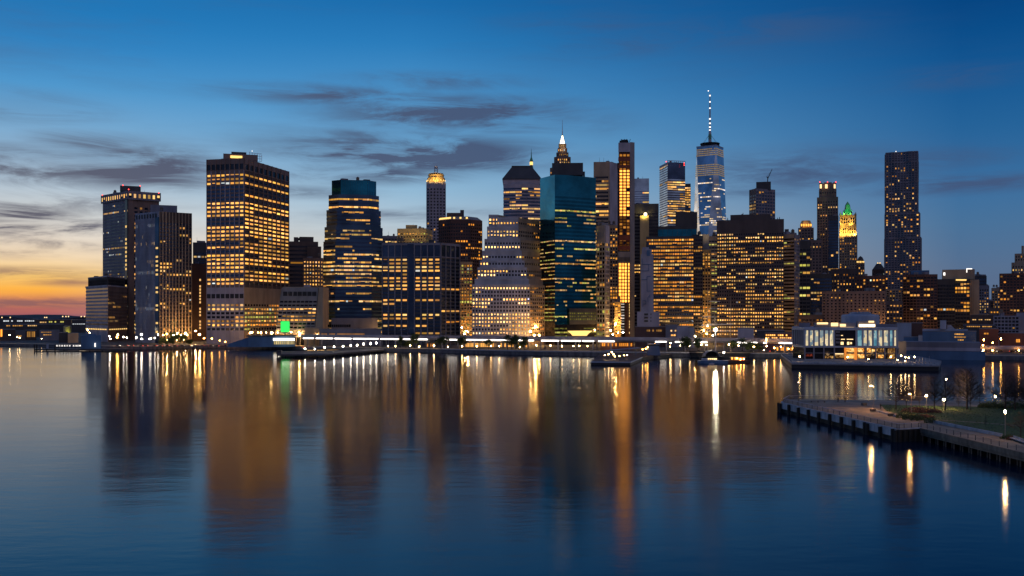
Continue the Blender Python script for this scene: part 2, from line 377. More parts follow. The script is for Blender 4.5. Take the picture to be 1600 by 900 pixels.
# --- low annex
q, h = corner(134.5, 448.5, 168.5, 446, 198, 448.5, 1042)
t = Tower('office_annex', 'low square annex with pale bands and a dark recessed top storey beside the slab', 'building', sum(q, Vector((0,0)))/4); t.D = 1042
sa = sty(bw=40, fh=3.9, pw=0, sh=.5, sd=.35, wall='lav', glass='gblack', lit=.04, tones='pc', gain=.35, top=1.5, base=16)
sb = sty(bw=3.6, fh=3.9, pw=1.3, sh=.42, wall='brown', glass='gblack', lit=.3, tones='wwp', run=.8, top=2.5, base=16)
t.body(q, GZ, h, sa, {1: sb})
c = sum(q, Vector((0,0)))/4; qq = [c+(p-c)*.88 for p in q]
t.body(qq, h, h+10.5, sty(bw=2.5, pw=.15, fh=3.5, sh=.08, wall='dark', glass='gblack', lit=.0, top=.8, base=.2))
rim = MB()
for i in range(4): rim.obox(qq[i], qq[(i+1)%4], .05, .7, h+9.6, h+10.9); rim.obox(q[i], q[(i+1)%4], .4, .9, h-1.0, h+.6)
t.part('coping', rim, 'lav')
for e in (0, 1):   # lamps along the street storey
    for i in range(12 if e == 0 else 9):
        p = q[e].lerp(q[e+1], (i+.6)/(12.2 if e == 0 else 9.2)); d = (q[e+1]-q[e]); n_ = Vector((d.y,-d.x)).normalized()
        b = MB(); b.cbox(p+n_*1.0, 1.6, .6, 15.6, 16.7, math.atan2(d.y, d.x)); t.part('wall_lamp', b, 'lgold')
t.done()
# --- finned tower in front
q, h = corner(212.5, 334, 249, 330.5, 299.5, 333.5, 1000)
t = Tower('office_tower', 'finned tower with blue-grey and brown faces meeting at a black glass corner', 'tower', sum(q, Vector((0,0)))/4); t.D = 1000
sl = sty(bw=2.15, fh=3.8, pw=.75, pd=.9, sh=.12, sd=.1, wall='bgrey', glass='gnavy', lit=.1, run=.4, tones='pc', gain=.6, top=7, base=7)
sr = sty(bw=3.4, fh=3.8, pw=1.25, pd=1.1, sh=.42, sd=.15, wall='dbrown', pw2='tan', glass='gblack', lit=.22, run=.5, tones='wwp', top=9, base=8, gain=1.1)
t.body(q, GZ, h, sl, {1: sr})
n0 = (q[1]-q[0]).normalized(); g = MB(); g.obox(q[1]-n0*5.8, q[1]+n0*.2, .2, 1.0, GZ, h-6); t.part('corner_strip', g, 'gnavy')
nn = Vector((n0.y,-n0.x))
for i in range(26):
    if R.random() < .4:
        z = h-16-i*4.6; b0 = q[1]-n0*4.6+nn*1.1; b1 = q[1]-n0*.8+nn*1.1
        t.win.append(((b0.x,b0.y,z),(b1.x,b1.y,z),(b1.x,b1.y,z+2),(b0.x,b0.y,z+2),(1,.62,.2)))
plant(t, 235, 277, 320.5, 333, 1022, 'lavd', depth=24)
for i in range(8):
    g = MB(); p = q[0].lerp(q[1], (i+.6)/8.6); d = n0; n_ = nn
    g.obox(p-d*1.1, p+d*1.1, .95, 1.15, h-6.2, h-2.0); t.part('louvre', g, 'black')
t.done()
# --- red-brown slab and the dark block behind
t = simple('brick_tower', 'narrow dark red slab with one column of lit windows', front(299.5, 323.5, 1080, 30), 412,
    sty(bw=40, pw=0, fh=4, sh=1, wall='dbrick', glass='gblack', lit=0, top=2), 1080, finish=False)
for i in range(19):
    b = pt(311.5, 1079.4); z = zz(424+i*5.0, 1080)
    if R.random() < .85: t.win.append(((b.x,b.y,z),(b.x+1.7,b.y,z),(b.x+1.7,b.y,z+2.3),(b.x,b.y,z+2.3),(1.0,.55,.18)))
t.done()
simple('office_block', 'dark block behind the red slab showing a few white lit windows', front(302, 326, 1190, 30), 379,
    sty(bw=4.5, wall='dark', glass='gnavy', lit=.35, tones='ppc', top=10, run=.4), 1190)
# --- great broad tower with white piers
q, h = corner(323, 249.6, 381.5, 247, 451, 268, 965)
t = Tower('office_tower', 'broadest tower, with pale piers and whole floors of golden windows on two faces', 'tower', sum(q, Vector((0,0)))/4); t.D = 965
zm = zz(449, 965)
sl = sty(bw=5.4, fh=4.05, pw=.75, pd=.8, sh=.46, sd=.2, wall='brown', pw2='lav', glass='gnavy', lit=.76, rowc=.9, run=.93, tones='wwwww', top=2.5, base=1, gain=1.2, inset=.09)
sr = sty(bw=9.0, fh=4.05, pw=.9, pd=.9, sh=.5, sd=.2, wall='dbrown', pw2='brown', glass='gblack', lit=.76, rowc=.9, run=.92, tones='wwwwa', top=2.5, base=1, gain=1.25)
ztop = h-12
t.body(q, zm, ztop, sl, {1: sr})
top = sty(bw=5.4, fh=6.2, pw=1.0, pd=.85, sh=.08, sd=.3, wall='brown', glass='black' if False else 'gblack', lit=.02, top=5.2, base=.4)
t.body(q, ztop, h, top, {1: sty(bw=9.0, fh=6.2, pw=2.2, pd=.95, sh=.08, sd=.35, wall='brown', glass='gblack', lit=0, top=5.2, base=.4)})
lo = sty(bw=5.4, fh=4.05, pw=1.0, pd=.6, sh=.42, sd=.4, wall='lav', glass='gblack', lit=.9, rowc=.9, run=.97, tones='wp', top=14, base=12, gain=1.0, inset=.12)
lor = sty(bw=5.4, fh=4.05, pw=1.2, pd=.6, sh=.45, sd=.4, wall='tan', glass='gblack', lit=.85, rowc=.9, run=.95, tones='wwag', top=14, base=12, gain=.95)
t.body(q, GZ, zm, lo, {1: lor})
band = MB()
for i in range(8):
    p = q[0].lerp(q[1], (i+.5)/8); d = (q[1]-q[0]).normalized(); band.obox(p-d*2.2, p+d*2.2, .42, .6, zm-11, zm-6.5)
t.part('louvre_band', band, 'black')
plant(t, 349, 403, 241, 250, 990, 'brown', depth=45); plant(t, 361.5, 385, 237.5, 242, 992, 'dark', depth=20)
mb = MB(); mb.prism(front(360, 378.5, 988, 2), zz(247, 988), zz(243.2, 988)); t.part('lit_roof_strip', mb, 'lgold')
an = MB()
for px in (390, 394, 398, 402, 406, 409): an.tube((*pt(px,995), zz(252,995)), (*pt(px,995), zz(238+(px-394)*.25,995)), .25, .2, 5)
for py in (239, 243, 247, 251): an.tube((*pt(389,995), zz(py,995)), (*pt(409,995), zz(py+1.5,995)), .2, .2, 5)
t.part('roof_lattice', an, 'steel')
beacon(t, 394, 236, 994, 'lwhite', .5)
t.done()
# --- brown stepped block behind it
t = simple('office_block', 'unlit brown block with boxy roof plant behind the broadest tower', front(451, 497, 1190, 40), 377.5,
    sty(bw=60, pw=0, fh=5, sh=.55, wall='dbrown', glass='gblack', lit=.05, tones='ao', merge=1), 1190, finish=False)
plant(t, 459, 466, 370.5, 379, 1195, 'dbrown'); plant(t, 468, 490, 370, 379, 1198, 'dbrown'); plant(t, 480, 502, 385, 410, 1188, 'dbrown')
t.done()
simple('office_block', 'brown block with a neat grid of small golden windows beside the stepped glass tower', front(474, 505, 1140, 30), 403,
    sty(bw=3.3, fh=4.4, pw=1.5, sh=.5, wall='brown', glass='gblack', lit=.85, rowc=1, run=.97, tones='wp', top=1.5), 1140)
# --- leaning block in front of the broad tower
D = 930
b0, b1 = pt(428, D), pt(489, D+2); t0, t1 = pt(440, D), pt(497.5, D+2)
T = Tower('sloped_building', 'concrete building with a slanting facade and blank beige end wall below the broadest tower', 'building', (b0+b1)/2); T.D = D
zt = zz(449.5, D); dd = Vector((.0, 34.0))
g = MB(); bo = [b0, b1, b1+dd, b0+dd]; to = [t0, t1, t1+dd, t0+dd]; g.prism(bo, GZ, zt-.1, to); T.part('core', g, 'gblack')
T.face(b0, b1, GZ, zt, sty(bw=4.3, fh=3.55, pw=.55, pd=.55, sh=.5, sd=.45, wall='grey', lit=.6, rowc=.6, run=.75, tones='wwp', top=9.5, base=7.5), t0, t1)
op = MB()
for i in range(7):
    p = t0.lerp(t1, (i+.9)/7.6); p = p+(b0-t0)*.09; op.obox(p-Vector((2,0)), p+Vector((2.1,0)), .46, .6, zt-8, zt-3.8)
T.part('attic_opening', op, 'black')
e = MB(); e.hexa([(b1.x+.6,b1.y-.5,GZ),(pt(503.5,D).x,D+3,GZ),(pt(503.5,D).x,D+34,GZ),(b1.x+.6,b1.y+34,GZ),(t1.x+.6,t1.y-.5,zt+.6),(pt(503.5,D).x,D+3,zt+.6),(pt(503.5,D).x,D+34,zt+.6),(t1.x+.6,t1.y+34,zt+.6)])
T.part('end_wall', e, 'tan')
plant(T, 475, 485.5, 445, 450, D+12, 'lav'); plant(T, 442, 500, 448.2, 450, D+5, 'tan', 'roof_slab', 26)
T.done()
# --- stepped glass tower
tiers = [(505, 599.5, 377, 525), (507, 598.5, 354, 377.5), (510, 595.5, 327, 354.5), (513.5, 592.5, 303, 327.5), (518.5, 588, 279.5, 303.5)]
c = pt(552, 1000); t = Tower('stepped_glass_tower', 'dark blue glass tower stepping in five times towards its unlit top', 'tower', c); t.D = 985
st = sty(bw=2.2, fh=4.0, pw=.0, sh=.52, sd=.15, wall='navp', glass='gnavy', lit=.52, rowc=.75, run=.8, tones='wwp', merge=2, top=.6, base=.3, gain=.95)
stt = sty(bw=2.4, fh=4.0, pw=.12, pd=.2, sh=.0, sd=.15, wall='dark', glass='gteal', lit=.12, rowc=1, run=.9, tones='w', top=10, base=.3, gt=1)
for i, (xl, xr, y1, y0) in enumerate(tiers):
    t.body(cut(front(xl, xr, 985+i*2.2, 62-i*5), .2), zz(y0, 985) if i else GZ, zz(y1, 985), stt if i == 4 else st)
plant(t, 518, 590, 497, 527, 968, 'lavd', 'podium', 8)
t.done()
# --- distant pair
simple('distant_block', 'small dark flat-roofed block far behind, beside the stepped glass tower', front(597, 620.5, 1560, 40), 368.5,
    sty(bw=5, wall='lavd', glass='gblack', lit=.12, top=4), 1560)
t = simple('golden_block', 'small floodlit ochre block with a stepped roof far behind the white-piered block', front(620.5, 666, 1340, 40, -14), 357,
    sty(bw=4, fh=4.2, pw=1.6, sh=.5, wall='gold', glass='gblack', lit=.3, tones='wg', top=5, run=.4), 1340, finish=False)
plant(t, 634, 652, 351.5, 358, 1345, 'gold', depth=20); plant(t, 654, 658, 353.5, 358, 1345, 'gold', depth=10)
for px in (628, 640, 655): flood(t, px, 372, 1320, 3000, (1,.68,.2), 3)
t.done()
# --- white-piered dark block
q, h = corner(597, 380, 688.5, 379.3, 718, 382, 925)
t = Tower('office_block', 'dark blue glass block with thin white piers right behind the elevated road', 'building', sum(q, Vector((0,0)))/4); t.D = 925
sl = sty(bw=6.25, fh=3.55, pw=.9, pd=1.0, sh=.45, sd=.1, wall='dark', pw2='lavd', glass='gnavy', lit=.5, rowc=.85, run=.72, tones='wwp', top=1.2, base=2, inset=.1)
sr = sty(bw=8.0, fh=3.55, pw=.7, pd=.9, sh=.5, sd=.1, wall='dark', pw2='lavd', glass='gblack', lit=.16, rowc=.9, run=.9, tones='wa', top=1.2, base=2)
t.body(q, GZ, h-14, sl, {1: sr})
t.body(q, h-14, h, sty(bw=6.25, fh=11, pw=.9, pd=.95, sh=.0, sd=.9, wall='lavd', glass='gnavy', lit=0, top=1.0, base=.8), {1: sty(bw=8, fh=11, pw=.9, pd=.95, sh=0, sd=.9, wall='lavd', glass='gblack', lit=0, top=1.0, base=.8)})
d = (q[1]-q[0]); g = MB(); g.obox(q[0]+d*.435, q[0]+d*.545, .2, 1.0, GZ, h-.9); t.part('blank_bay', g, 'gnavy')
t.done()
# --- slender old tower with golden crown
D = 1420
t = Tower('slender_tower', 'slender stone tower with a floodlit golden round crown and lattice mast', 'tower', pt(681, D)); t.D = D
st = sty(bw=4.6, fh=4.6, pw=2.0, pd=.7, sh=.45, wall='lav', glass='gblack', lit=.1, rowc=.2, run=.2, tones='wp', top=8, gain=1.1)
t.body(cut(front(666.8, 696, D, 28), .16), GZ, zz(284.5, D), st)
c = pt(681.4, D+14)
for i, (r, ya, yb) in enumerate(((12.6, 284.5, 276.5), (11.6, 276.5, 271.5), (10.4, 271.5, 269.5))):
    mb = MB(); mb.lathe(c, [(r, zz(ya,D)), (r, zz(yb,D)-.8), (r+.6, zz(yb,D)-.6), (r+.6, zz(yb,D))], 20); t.part('crown_tier', mb, 'gold')
for i in range(16):
    a = 2*PI*i/16; p = c+Vector((math.cos(a), math.sin(a)))*12.8; mb = MB(); mb.cbox(p, .8, .8, zz(284,D), zz(277.5,D), a); t.part('crown_pilaster', mb, 'gold')
    if i >= 7:
        b = MB(); p = c+Vector((math.cos(a+.2), math.sin(a+.2)))*14.0; b.ball((p.x, p.y, zz(281,D)), .9, 6, 4); t.part('crown_lamp', b, 'lgold')
for px in (672, 681, 690): flood(t, px, 283, D-4, 8000, (1,.62,.16), 1.0, 3)
mb = MB()
for dx, dy in ((-1,-1),(1,-1),(1,1),(-1,1)):
    mb.tube((c.x+dx*2.4, c.y+dy*2.4, zz(269.5,D)), (c.x+dx*2.2, c.y+dy*2.2, zz(258,D)), .35, .3, 4)
for k in range(4):
    z = zz(269-k*3, D)
    for s in (-1, 1): mb.tube((c.x-2.4*s, c.y-2.4, z), (c.x+2.4*s, c.y-2.4, z+2.6), .25, .25, 4)
mb.tube((c.x, c.y, zz(262,D)), (c.x, c.y, zz(254.5,D)), .5, .2, 5); mb.cbox(c, 5, 5, zz(260.5,D), zz(258.5,D))
t.part('mast', mb, 'steel'); t.done()
# --- dark red octagonal tower
D = 1200
t = Tower('octagonal_tower', 'dark red-brown eight-sided tower with a glowing hipped attic on top', 'tower', pt(719, D)); t.D = D
o = cut(front(685.5, 753.5, D, 54), .27)
t.body(o, GZ, zz(343, D), sty(bw=3.2, fh=4.2, pw=.9, pd=.5, sh=.45, wall='dbrick', glass='gblack', lit=.22, rowc=.3, run=.6, tones='ao', top=3, gain=1.3))
c = sum(o, Vector((0,0)))/8; mb = MB(); mb.prism(o, zz(343,D), zz(337.5,D), [c+(p-c)*.78 for p in o]); t.part('hipped_attic', mb, 'grey')
for i in (7, 0, 1, 2):
    a, b = o[i-1], o[i]; a, b = c+(a-c)*.93, c+(b-c)*.93
    for k in range(6 if i == 1 else 3):
        n = 6 if i == 1 else 3; p = a.lerp(b, (k+.5)/n); w = MB(); w.cbox(p+(p-c).normalized()*.6, 2.2, 1.2, zz(341.5,D), zz(339,D)); t.part('attic_lamp', w, 'lgold')
plant(t, 698, 725, 332.5, 338, D+20, 'dbrown', depth=12); plant(t, 719, 725, 328, 333, D+22, 'dark', depth=6)
t.done()
simple('apartment_block', 'narrow brown block glowing with amber windows beside the white-piered block', front(716, 738, 1050, 24), 409,
    sty(bw=3.0, fh=3.6, pw=.9, sh=.4, wall='tan', glass='gblack', lit=.5, rowc=.3, run=.5, tones='waga', top=3, gain=.85, low=95), 1050)
# --- pale stepped ziggurat
D = 935
t = Tower('ziggurat_building', 'pale limestone building rising in steps with rows of small lit windows', 'building', pt(785, D)); t.D = D
fr = sty(bw=3.0, fh=3.65, pw=1.3, pd=.3, sh=.45, sd=.22, wall='white', glass='gblack', lit=.8, rowc=.75, run=.85, tones='ppw', top=1.6, base=1.6, gain=2.2)
sd_ = sty(bw=3.4, fh=3.65, pw=1.3, pd=.3, sh=.45, sd=.22, wall='tan', glass='gblack', lit=.4, rowc=.3, run=.5, tones='waa', top=1.6, base=1.6, gain=.9)  # side wall coloured tan to carry the golden street light falling on it
lv = [(737.6, 828, 445, 528, 0), (741.6, 826, 436, 445.2, 3), (746, 823, 418, 436.2, 6), (749.5, 819.5, 407, 418.2, 9), (753.5, 815.5, 391, 407.2, 12), (757, 813, 372, 391.2, 15), (761, 810, 352, 372.2, 18), (776.5, 810, 337, 352.2, 21), (763.5, 779, 332, 352.2, 24)]
for xl, xr, y1, y0, dy in lv:
    a, b = pt(xl, D+dy), pt(xr, D+dy); dep = 60-dy*1.2; k = Vector((.62, .78)).normalized()*dep
    if xr-xl < 20: k = k*.35
    t.body([a, b, b+k, a+k], GZ if y0 == 528 else zz(y0, D), zz(y1, D), fr, {1: sd_})
cp = MB()
for xl, xr, y1, y0, dy in lv:
    cp.obox(pt(xl, D+dy), pt(xr, D+dy), .3, .6, zz(y1, D)-1.2, zz(y1, D)+.4)
t.part('coping', cp, 'white'); t.done()
# --- mansard tower
D = 1250
t = Tower('mansard_tower', 'banded tower crowned by a big dark hipped roof behind the pale ziggurat', 'tower', pt(815, D)); t.D = D
o = curved(786.8, 844, D, 46, 5, 6)
t.body(o, GZ, zz(288, D), sty(bw=2.6, fh=4.3, pw=.0, sh=.5, sd=.3, wall='lav', glass='gnavy', lit=.6, rowc=.8, run=.9, tones='ppw', merge=3, top=1, gain=.95))
o2 = front(786, 845, D-1, 50); c = sum(o2, Vector((0,0)))/4
mb = MB(); mb.prism(o2, zz(288.2,D), zz(280.5,D)); t.part('cornice', mb, 'lav')
mb = MB(); e = [c+(p-c)*1.04 for p in o2]; mb.prism(e, zz(280.5,D), zz(279.5,D)); mb.prism(e, zz(279.4,D), zz(258,D), [c+(p-c)*.52 for p in o2]); t.part('hipped_roof', mb, 'dark')
mb = MB(); mb.prism([c+(p-c)*.55 for p in o2], zz(258.2,D), zz(257,D)); t.part('roof_curb', mb, 'dark'); t.done()
# --- old spire behind it
D = 1520
t = Tower('pyramid_spire', 'thin green-grey spire with a lit lantern peeping over the hipped roof', 'spire', pt(830, D)); t.D = D
c = pt(830.2, D); mb = MB(); mb.lathe(c, [(16, GZ), (16, zz(300,D)), (3.2, zz(259,D))], 4, PI/4); t.part('pyramid_roof', mb, 'copper')
mb = MB(); mb.lathe(c, [(2.4, zz(259,D)), (2.4, zz(252,D)), (2.9, zz(251.6,D)), (.9, zz(246,D)), (.6, zz(241,D)), (.12, zz(232,D))], 10); t.part('spire', mb, 'copper')
mb = MB(); mb.lathe(c, [(2.55, zz(258,D)), (2.55, zz(253,D))], 10); t.part('lantern', mb, 'lgold'); t.done()
# --- teal glass tower
D = 935
t = Tower('teal_glass_tower', 'big teal mirror-glass tower with angled faces and a dark side', 'tower', pt(890, D)); t.D = D
A = pt(844, D*(HZ-273)/(HZ-279)); B = pt(867, D); C = pt(886, D+3); E_ = pt(931, D*(HZ-273)/(HZ-278)); back = Vector((4, 48))
o = [A, B, C, E_, E_+back, A+back*.8]
h = zz(273, D)
lt = sty(bw=1.7, fh=3.7, pw=.0, pd=.1, sh=.55, sd=.08, wall='tealp', glass='gteal', lit=.3, rowc=.8, run=.82, tones='wppg', merge=2, top=17, base=1, gain=.8, gt=1)
ls = sty(bw=1.7, fh=3.7, pw=.0, pd=.1, sh=.66, sd=.08, wall='gblack', glass='gteal', lit=.55, rowc=.6, run=.75, tones='wgp', merge=2, top=62, base=1, gain=.6, gt=1, wall2=1)  # black spandrels put the neighbouring building's dark reflection into this face's colour
t.body(o, GZ+20, h, lt, {0: ls}); t.body([p+(Vector((890,940))*0) for p in o], GZ, GZ+19.9, dict(lt, wall='gblack', glass='gblack', base=2, top=1, gt=0, lit=.5, tones='g', gain=.45))
lowf = sty(bw=2.4, fh=2.9, pw=.9, pd=.5, sh=.4, sd=.4, wall='dark', glass='gblack', lit=.95, rowc=1, run=.97, tones='g', top=2, base=3, gain=.28)
a, b = C.lerp(E_, .08), E_; n_ = Vector((0,-3.0)); t.body([a+n_, b+n_, b+Vector((0,-.3)), a+Vector((0,-.3))], zz(507,D), zz(482,D), lowf)
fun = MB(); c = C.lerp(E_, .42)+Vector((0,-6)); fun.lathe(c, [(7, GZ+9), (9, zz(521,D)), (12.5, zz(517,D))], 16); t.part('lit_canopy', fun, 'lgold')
st_ = MB(); d = (E_-B).normalized()
plant(t, 862.5, 911, 254.5, 273.5, D+18, 'dark', 'penthouse', 26); plant(t, 911, 914, 268, 275, D+20, 'dark', 'penthouse', 6)
t.done()
# --- lit needle
D = 1310
t = Tower('needle_tower', 'old tower with a stepped crown, brilliantly lit lantern and needle mast', 'tower', pt(878.5, D)); t.D = D
k = sty(bw=2.6, fh=4, pw=1.1, pd=.7, sh=.4, wall='brown', glass='gblack', lit=.7, rowc=.4, run=.5, tones='wp', top=1.4, base=.6, gain=.7)
for xl, xr, y1, y0 in ((860, 898, 262, 540), (866.5, 891, 244.5, 262.2), (870, 887.5, 237, 244.7), (872, 885.5, 230, 237.2), (873.5, 884, 223, 230.2)):
    w = (xr-xl)/F*D; t.body(cut(front(xl, xr, D+(24-w)/2, w), .18), GZ if y0 == 540 else zz(y0, D), zz(y1, D), k)
c = pt(878.7, D+12); mb = MB(); mb.lathe(c, [(3.9, zz(227,D)), (3.4, zz(222,D)), (2.2, zz(217,D)), (1.1, zz(212,D)), (.7, zz(209.5,D))], 10); t.part('lantern', mb, 'lc2')
mb = MB(); mb.lathe(c, [(.75, zz(210,D)), (.4, zz(200,D)), (.15, zz(184.5,D))], 6); t.part('needle', mb, 'steel')
for a in range(4):
    mb = MB(); p = c+Vector((math.cos(a*PI/2+PI/4), math.sin(a*PI/2+PI/4)))*6.2; mb.cbox(p, 1.4, 1.4, zz(245,D), zz(239,D)); t.part('corner_pinnacle', mb, 'brown')
flood(t, 878.7, 232, D-3, 7000, (1,.75,.35), 1, 4); t.done()
# --- banded tan tower
D = 1200
q = front(928, 952.5, D, 34); o = [q[0], q[1], pt(966, D+14), pt(966, D+44), q[3]]
t = Tower('banded_tower', 'tan tower with a blank top panel between the teal tower and the unfinished one', 'tower', sum(o, Vector((0,0)))/5); t.D = D
k = sty(bw=3.1, fh=4.7, pw=.0, sh=.45, sd=.4, wall='tan', glass='gblack', lit=.62, rowc=.8, run=.85, tones='wpw', merge=3, top=19*.8, base=5, gain=.95)
t.body(o, GZ, zz(253, D), k, {1: sty(bw=30, pw=0, fh=5, sh=1, wall='lav', glass='gblack', lit=0, top=3)})
w = MB(); d = (q[1]-q[0]).normalized()
for p in (q[0], q[1]-d*1.6): w.obox(p, p+d*1.6, .4, .9, GZ, zz(254,D))
t.part('corner_pier', w, 'tan'); t.done()
simple('golden_slab', 'golden lit lower block squeezed beside the bare concrete flank', front(945, 969, 1120, 24), 352,
    sty(bw=2.8, fh=3.8, pw=.8, sh=.35, wall='tan', glass='gblack', lit=.6, rowc=.2, run=.4, tones='waa', top=3, gain=1.0), 1120)
q, h = corner(933, 353, 945.5, 351.5, 951.5, 353, 985)
t = Tower('grid_tower', 'thin pale concrete-grid tower in front of the teal tower edge', 'tower', sum(q, Vector((0,0)))/4); t.D = 985
t.body(q, GZ, h, sty(bw=4.1, fh=4.6, pw=.55, pd=.6, sh=.34, sd=.5, wall='white', glass='gblack', lit=.4, rowc=.3, run=.5, tones='wag', top=14, base=2, gain=.75))
t.done()
# --- tower under construction
D = 1050
t = Tower('unfinished_tower', 'narrow tower under construction with bare orange-lit floors and a concrete flank', 'tower', pt(978, D)); t.D = D
a0, a1 = pt(967, D), pt(984.5, D); bk = Vector((5, 22))
g = MB(); g.prism([a0, a1, a1+bk, a0+bk], GZ, zz(393,D)); g.prism([a0+Vector((0,2.5)), a1+Vector((0,2.5)), a1+bk, a0+bk], zz(393,D), zz(223,D)); t.part('core', g, 'gblack')
w = MB(); w.prism([pt(984.5, D-.6), pt(991.5, D+2), pt(991.5, D+24), pt(984.5, D+24)], GZ, zz(222,D)); t.part('concrete_flank', w, 'grey')
w = MB(); w.prism([a0+Vector((-.6,-.6)), a1+Vector((.2,-.6)), a1+bk, a0+bk], zz(237.5,D), zz(223,D)); t.part('blank_panel', w, 'lav')
sl = MB(); n = 0; y = 240.0
while y < 391:
    z = zz(y, D); sl.obox(a0, a1, -2.4, .5, z-.35, z); y += 4.9
t.part('floor_slab', sl, 'red')
cl = MB()
for j in range(4):
    p = a0.lerp(a1, j/3*.94+.03); cl.obox(p-Vector((.35,0)), p+Vector((.35,0)), -.2, .35, zz(392,D), zz(238,D))
t.part('columns', cl, 'red')
ne = MB(); ne.obox(a0, a1, .55, .7, zz(265,D), zz(240,D)); 
for y0, y1 in ((252,246),(263,258),(376,368),(391,384)): 
    ne2 = MB(); ne2.obox(a0-Vector((.8,0)), a1, .7, .9, zz(y0,D), zz(y1,D)); t.part('safety_netting', ne2, 'red')
y = 240.0; i = 0
while y < 391:
    for j in range(3):
        br = 2.3 if 264 < y < 336 else (.5 if R.random() < .45 else .1)
        if R.random() < .92:
            u0 = .06+j*.32; p0, p1 = a0.lerp(a1, u0+.03), a0.lerp(a1, u0+.25); o_ = Vector((0,1.2)); z0, z1 = zz(y+4.0,D), zz(y+.8,D); p0 += o_; p1 += o_
            cc = br*R.uniform(.8, 1.25); t.win.append(((p0.x,p0.y,z0),(p1.x,p1.y,z0),(p1.x,p1.y,z1),(p0.x,p0.y,z1),(cc,cc*.38,cc*.06)))
    y += 4.9
cr = MB()
for xl, xr, y1, y0 in ((968, 982, 218, 223.5), (971, 981, 216.5, 221), (984, 990, 221, 225)): cr.prism(front(xl, xr, D+6, 12), zz(y0,D), zz(y1,D))
for px in (969, 974, 979, 983): cr.tube((*pt(px, D+4), zz(222,D)), (*pt(px+R.uniform(-2,2), D+4), zz(216.2,D)), .3, .3, 4)
t.part('roof_machinery', cr, 'black')
ho = MB(); ho.prism([pt(964.5,D+2), pt(967,D+2), pt(967,D+6), pt(964.5,D+6)], zz(264,D), zz(254,D)); ho.tube((*pt(965.8,D+4), GZ), (*pt(965.8,D+4), zz(262,D)), .6, .6, 4); t.part('builders_hoist', ho, 'black')
# finished lower floors, a grey louvre drum and brightly lit shops of light
w = MB(); lo0, lo1 = pt(966, D-3), pt(984.5, D-3); w.prism([lo0, lo1, lo1+Vector((0,2.4)), lo0+Vector((0,2.4))], zz(410,D), zz(393.5,D)); t.part('louvre_storey', w, 'grey')
w = MB()
for j in range(9): p = lo0.lerp(lo1, (j+.5)/9); w.obox(p-Vector((.3,0)), p+Vector((.3,0)), .05, .5, zz(409,D), zz(402,D))
t.part('louvre', w, 'black')
y = 411.0
while y < 470:
    for j in range(4):
        u = (0.06, .34, .56, .84)[j]; wd = (.2, .14, .14, .1)[j]; p0, p1 = lo0.lerp(lo1, u), lo0.lerp(lo1, min(.99, u+wd)); z0, z1 = zz(y+4.2,D), zz(y+.6,D)
        cc = R.uniform(2.2, 3.6)*(1.25 if j == 2 else 1); t.win.append(((p0.x,p0.y-.2,z0),(p1.x,p1.y-.2,z0),(p1.x,p1.y-.2,z1),(p0.x,p0.y-.2,z1),(cc,cc*.36,cc*.05)))
    y += 5.2
w = MB(); w.prism([lo0, lo1, lo1+Vector((0,2.4)), lo0+Vector((0,2.4))], zz(472,D), zz(410.2,D)); t.part('lit_storeys_wall', w, 'gold')
w = MB(); w.prism([pt(976,D-3.2), pt(984.5,D-3.2), pt(984.5,D-1), pt(976,D-1)], GZ, zz(472.2,D)); t.part('lower_wall', w, 'dbrick')
y = 474.0
while y < 522:
    p0, p1 = pt(969.8,D-.3), pt(975.5,D-.3); z0, z1 = zz(y+2.2,D), zz(y+.4,D); cc = R.uniform(.15,.8); t.win.append(((p0.x,p0.y,z0),(p1.x,p1.y,z0),(p1.x,p1.y,z1),(p0.x,p0.y,z1),(cc,cc*.85,cc*.75)))
    if R.random() < .8:
        p0, p1 = pt(983.0,D-3.6), pt(983.8,D-3.6); t.win.append(((p0.x,p0.y,z0-1),(p1.x,p1.y,z0-1),(p1.x,p1.y,z1),(p0.x,p0.y,z1),(1.1,.7,.25)))
    y += 4.4
t.done()
simple('golden_shaft', 'very narrow golden-windowed strip of a block beneath the unfinished tower', front(961, 969.5, 1010, 12), 472,
    sty(bw=2.4, fh=3.2, pw=.4, sh=.3, wall='gold', glass='gblack', lit=.95, rowc=1, run=.9, tones='wa', top=1, gain=1.2), 1010)
# --- blue glass far block, dark block with lamp
simple('glass_block', 'far pale blue glass block showing beside the concrete flank', front(989, 1014, 1760, 40), 279,
    sty(bw=3, fh=4.3, pw=0, sh=.4, sd=.15, wall='bgrey', glass='gsky', lit=.3, rowc=.7, run=.85, tones='ppw', merge=4, top=20, gt=1), 1760)
D = 1290
t = simple('office_block', 'black block with a bright lamp above a tan shaft, behind the mural wall', front(990, 1029, D, 40), 318.5,
    sty(bw=3.4, fh=4.6, pw=0, sh=.55, wall='dark', glass='gblack', lit=.2, rowc=.8, run=.8, tones='wp', top=9), D, finish=False)
w = MB(); w.prism(front(1000, 1014, D-3, 5), GZ, zz(337, D)); t.part('tan_shaft', w, 'gold')
b = MB(); p = pt(1008.5, D-7); b.ball((p.x, p.y, zz(335.5, D)), 2.2, 8, 6); t.part('wall_lamp', b, 'lc2'); flood(t, 1008, 340, D, 12000, (1,.75,.2), 2, 10); t.done()
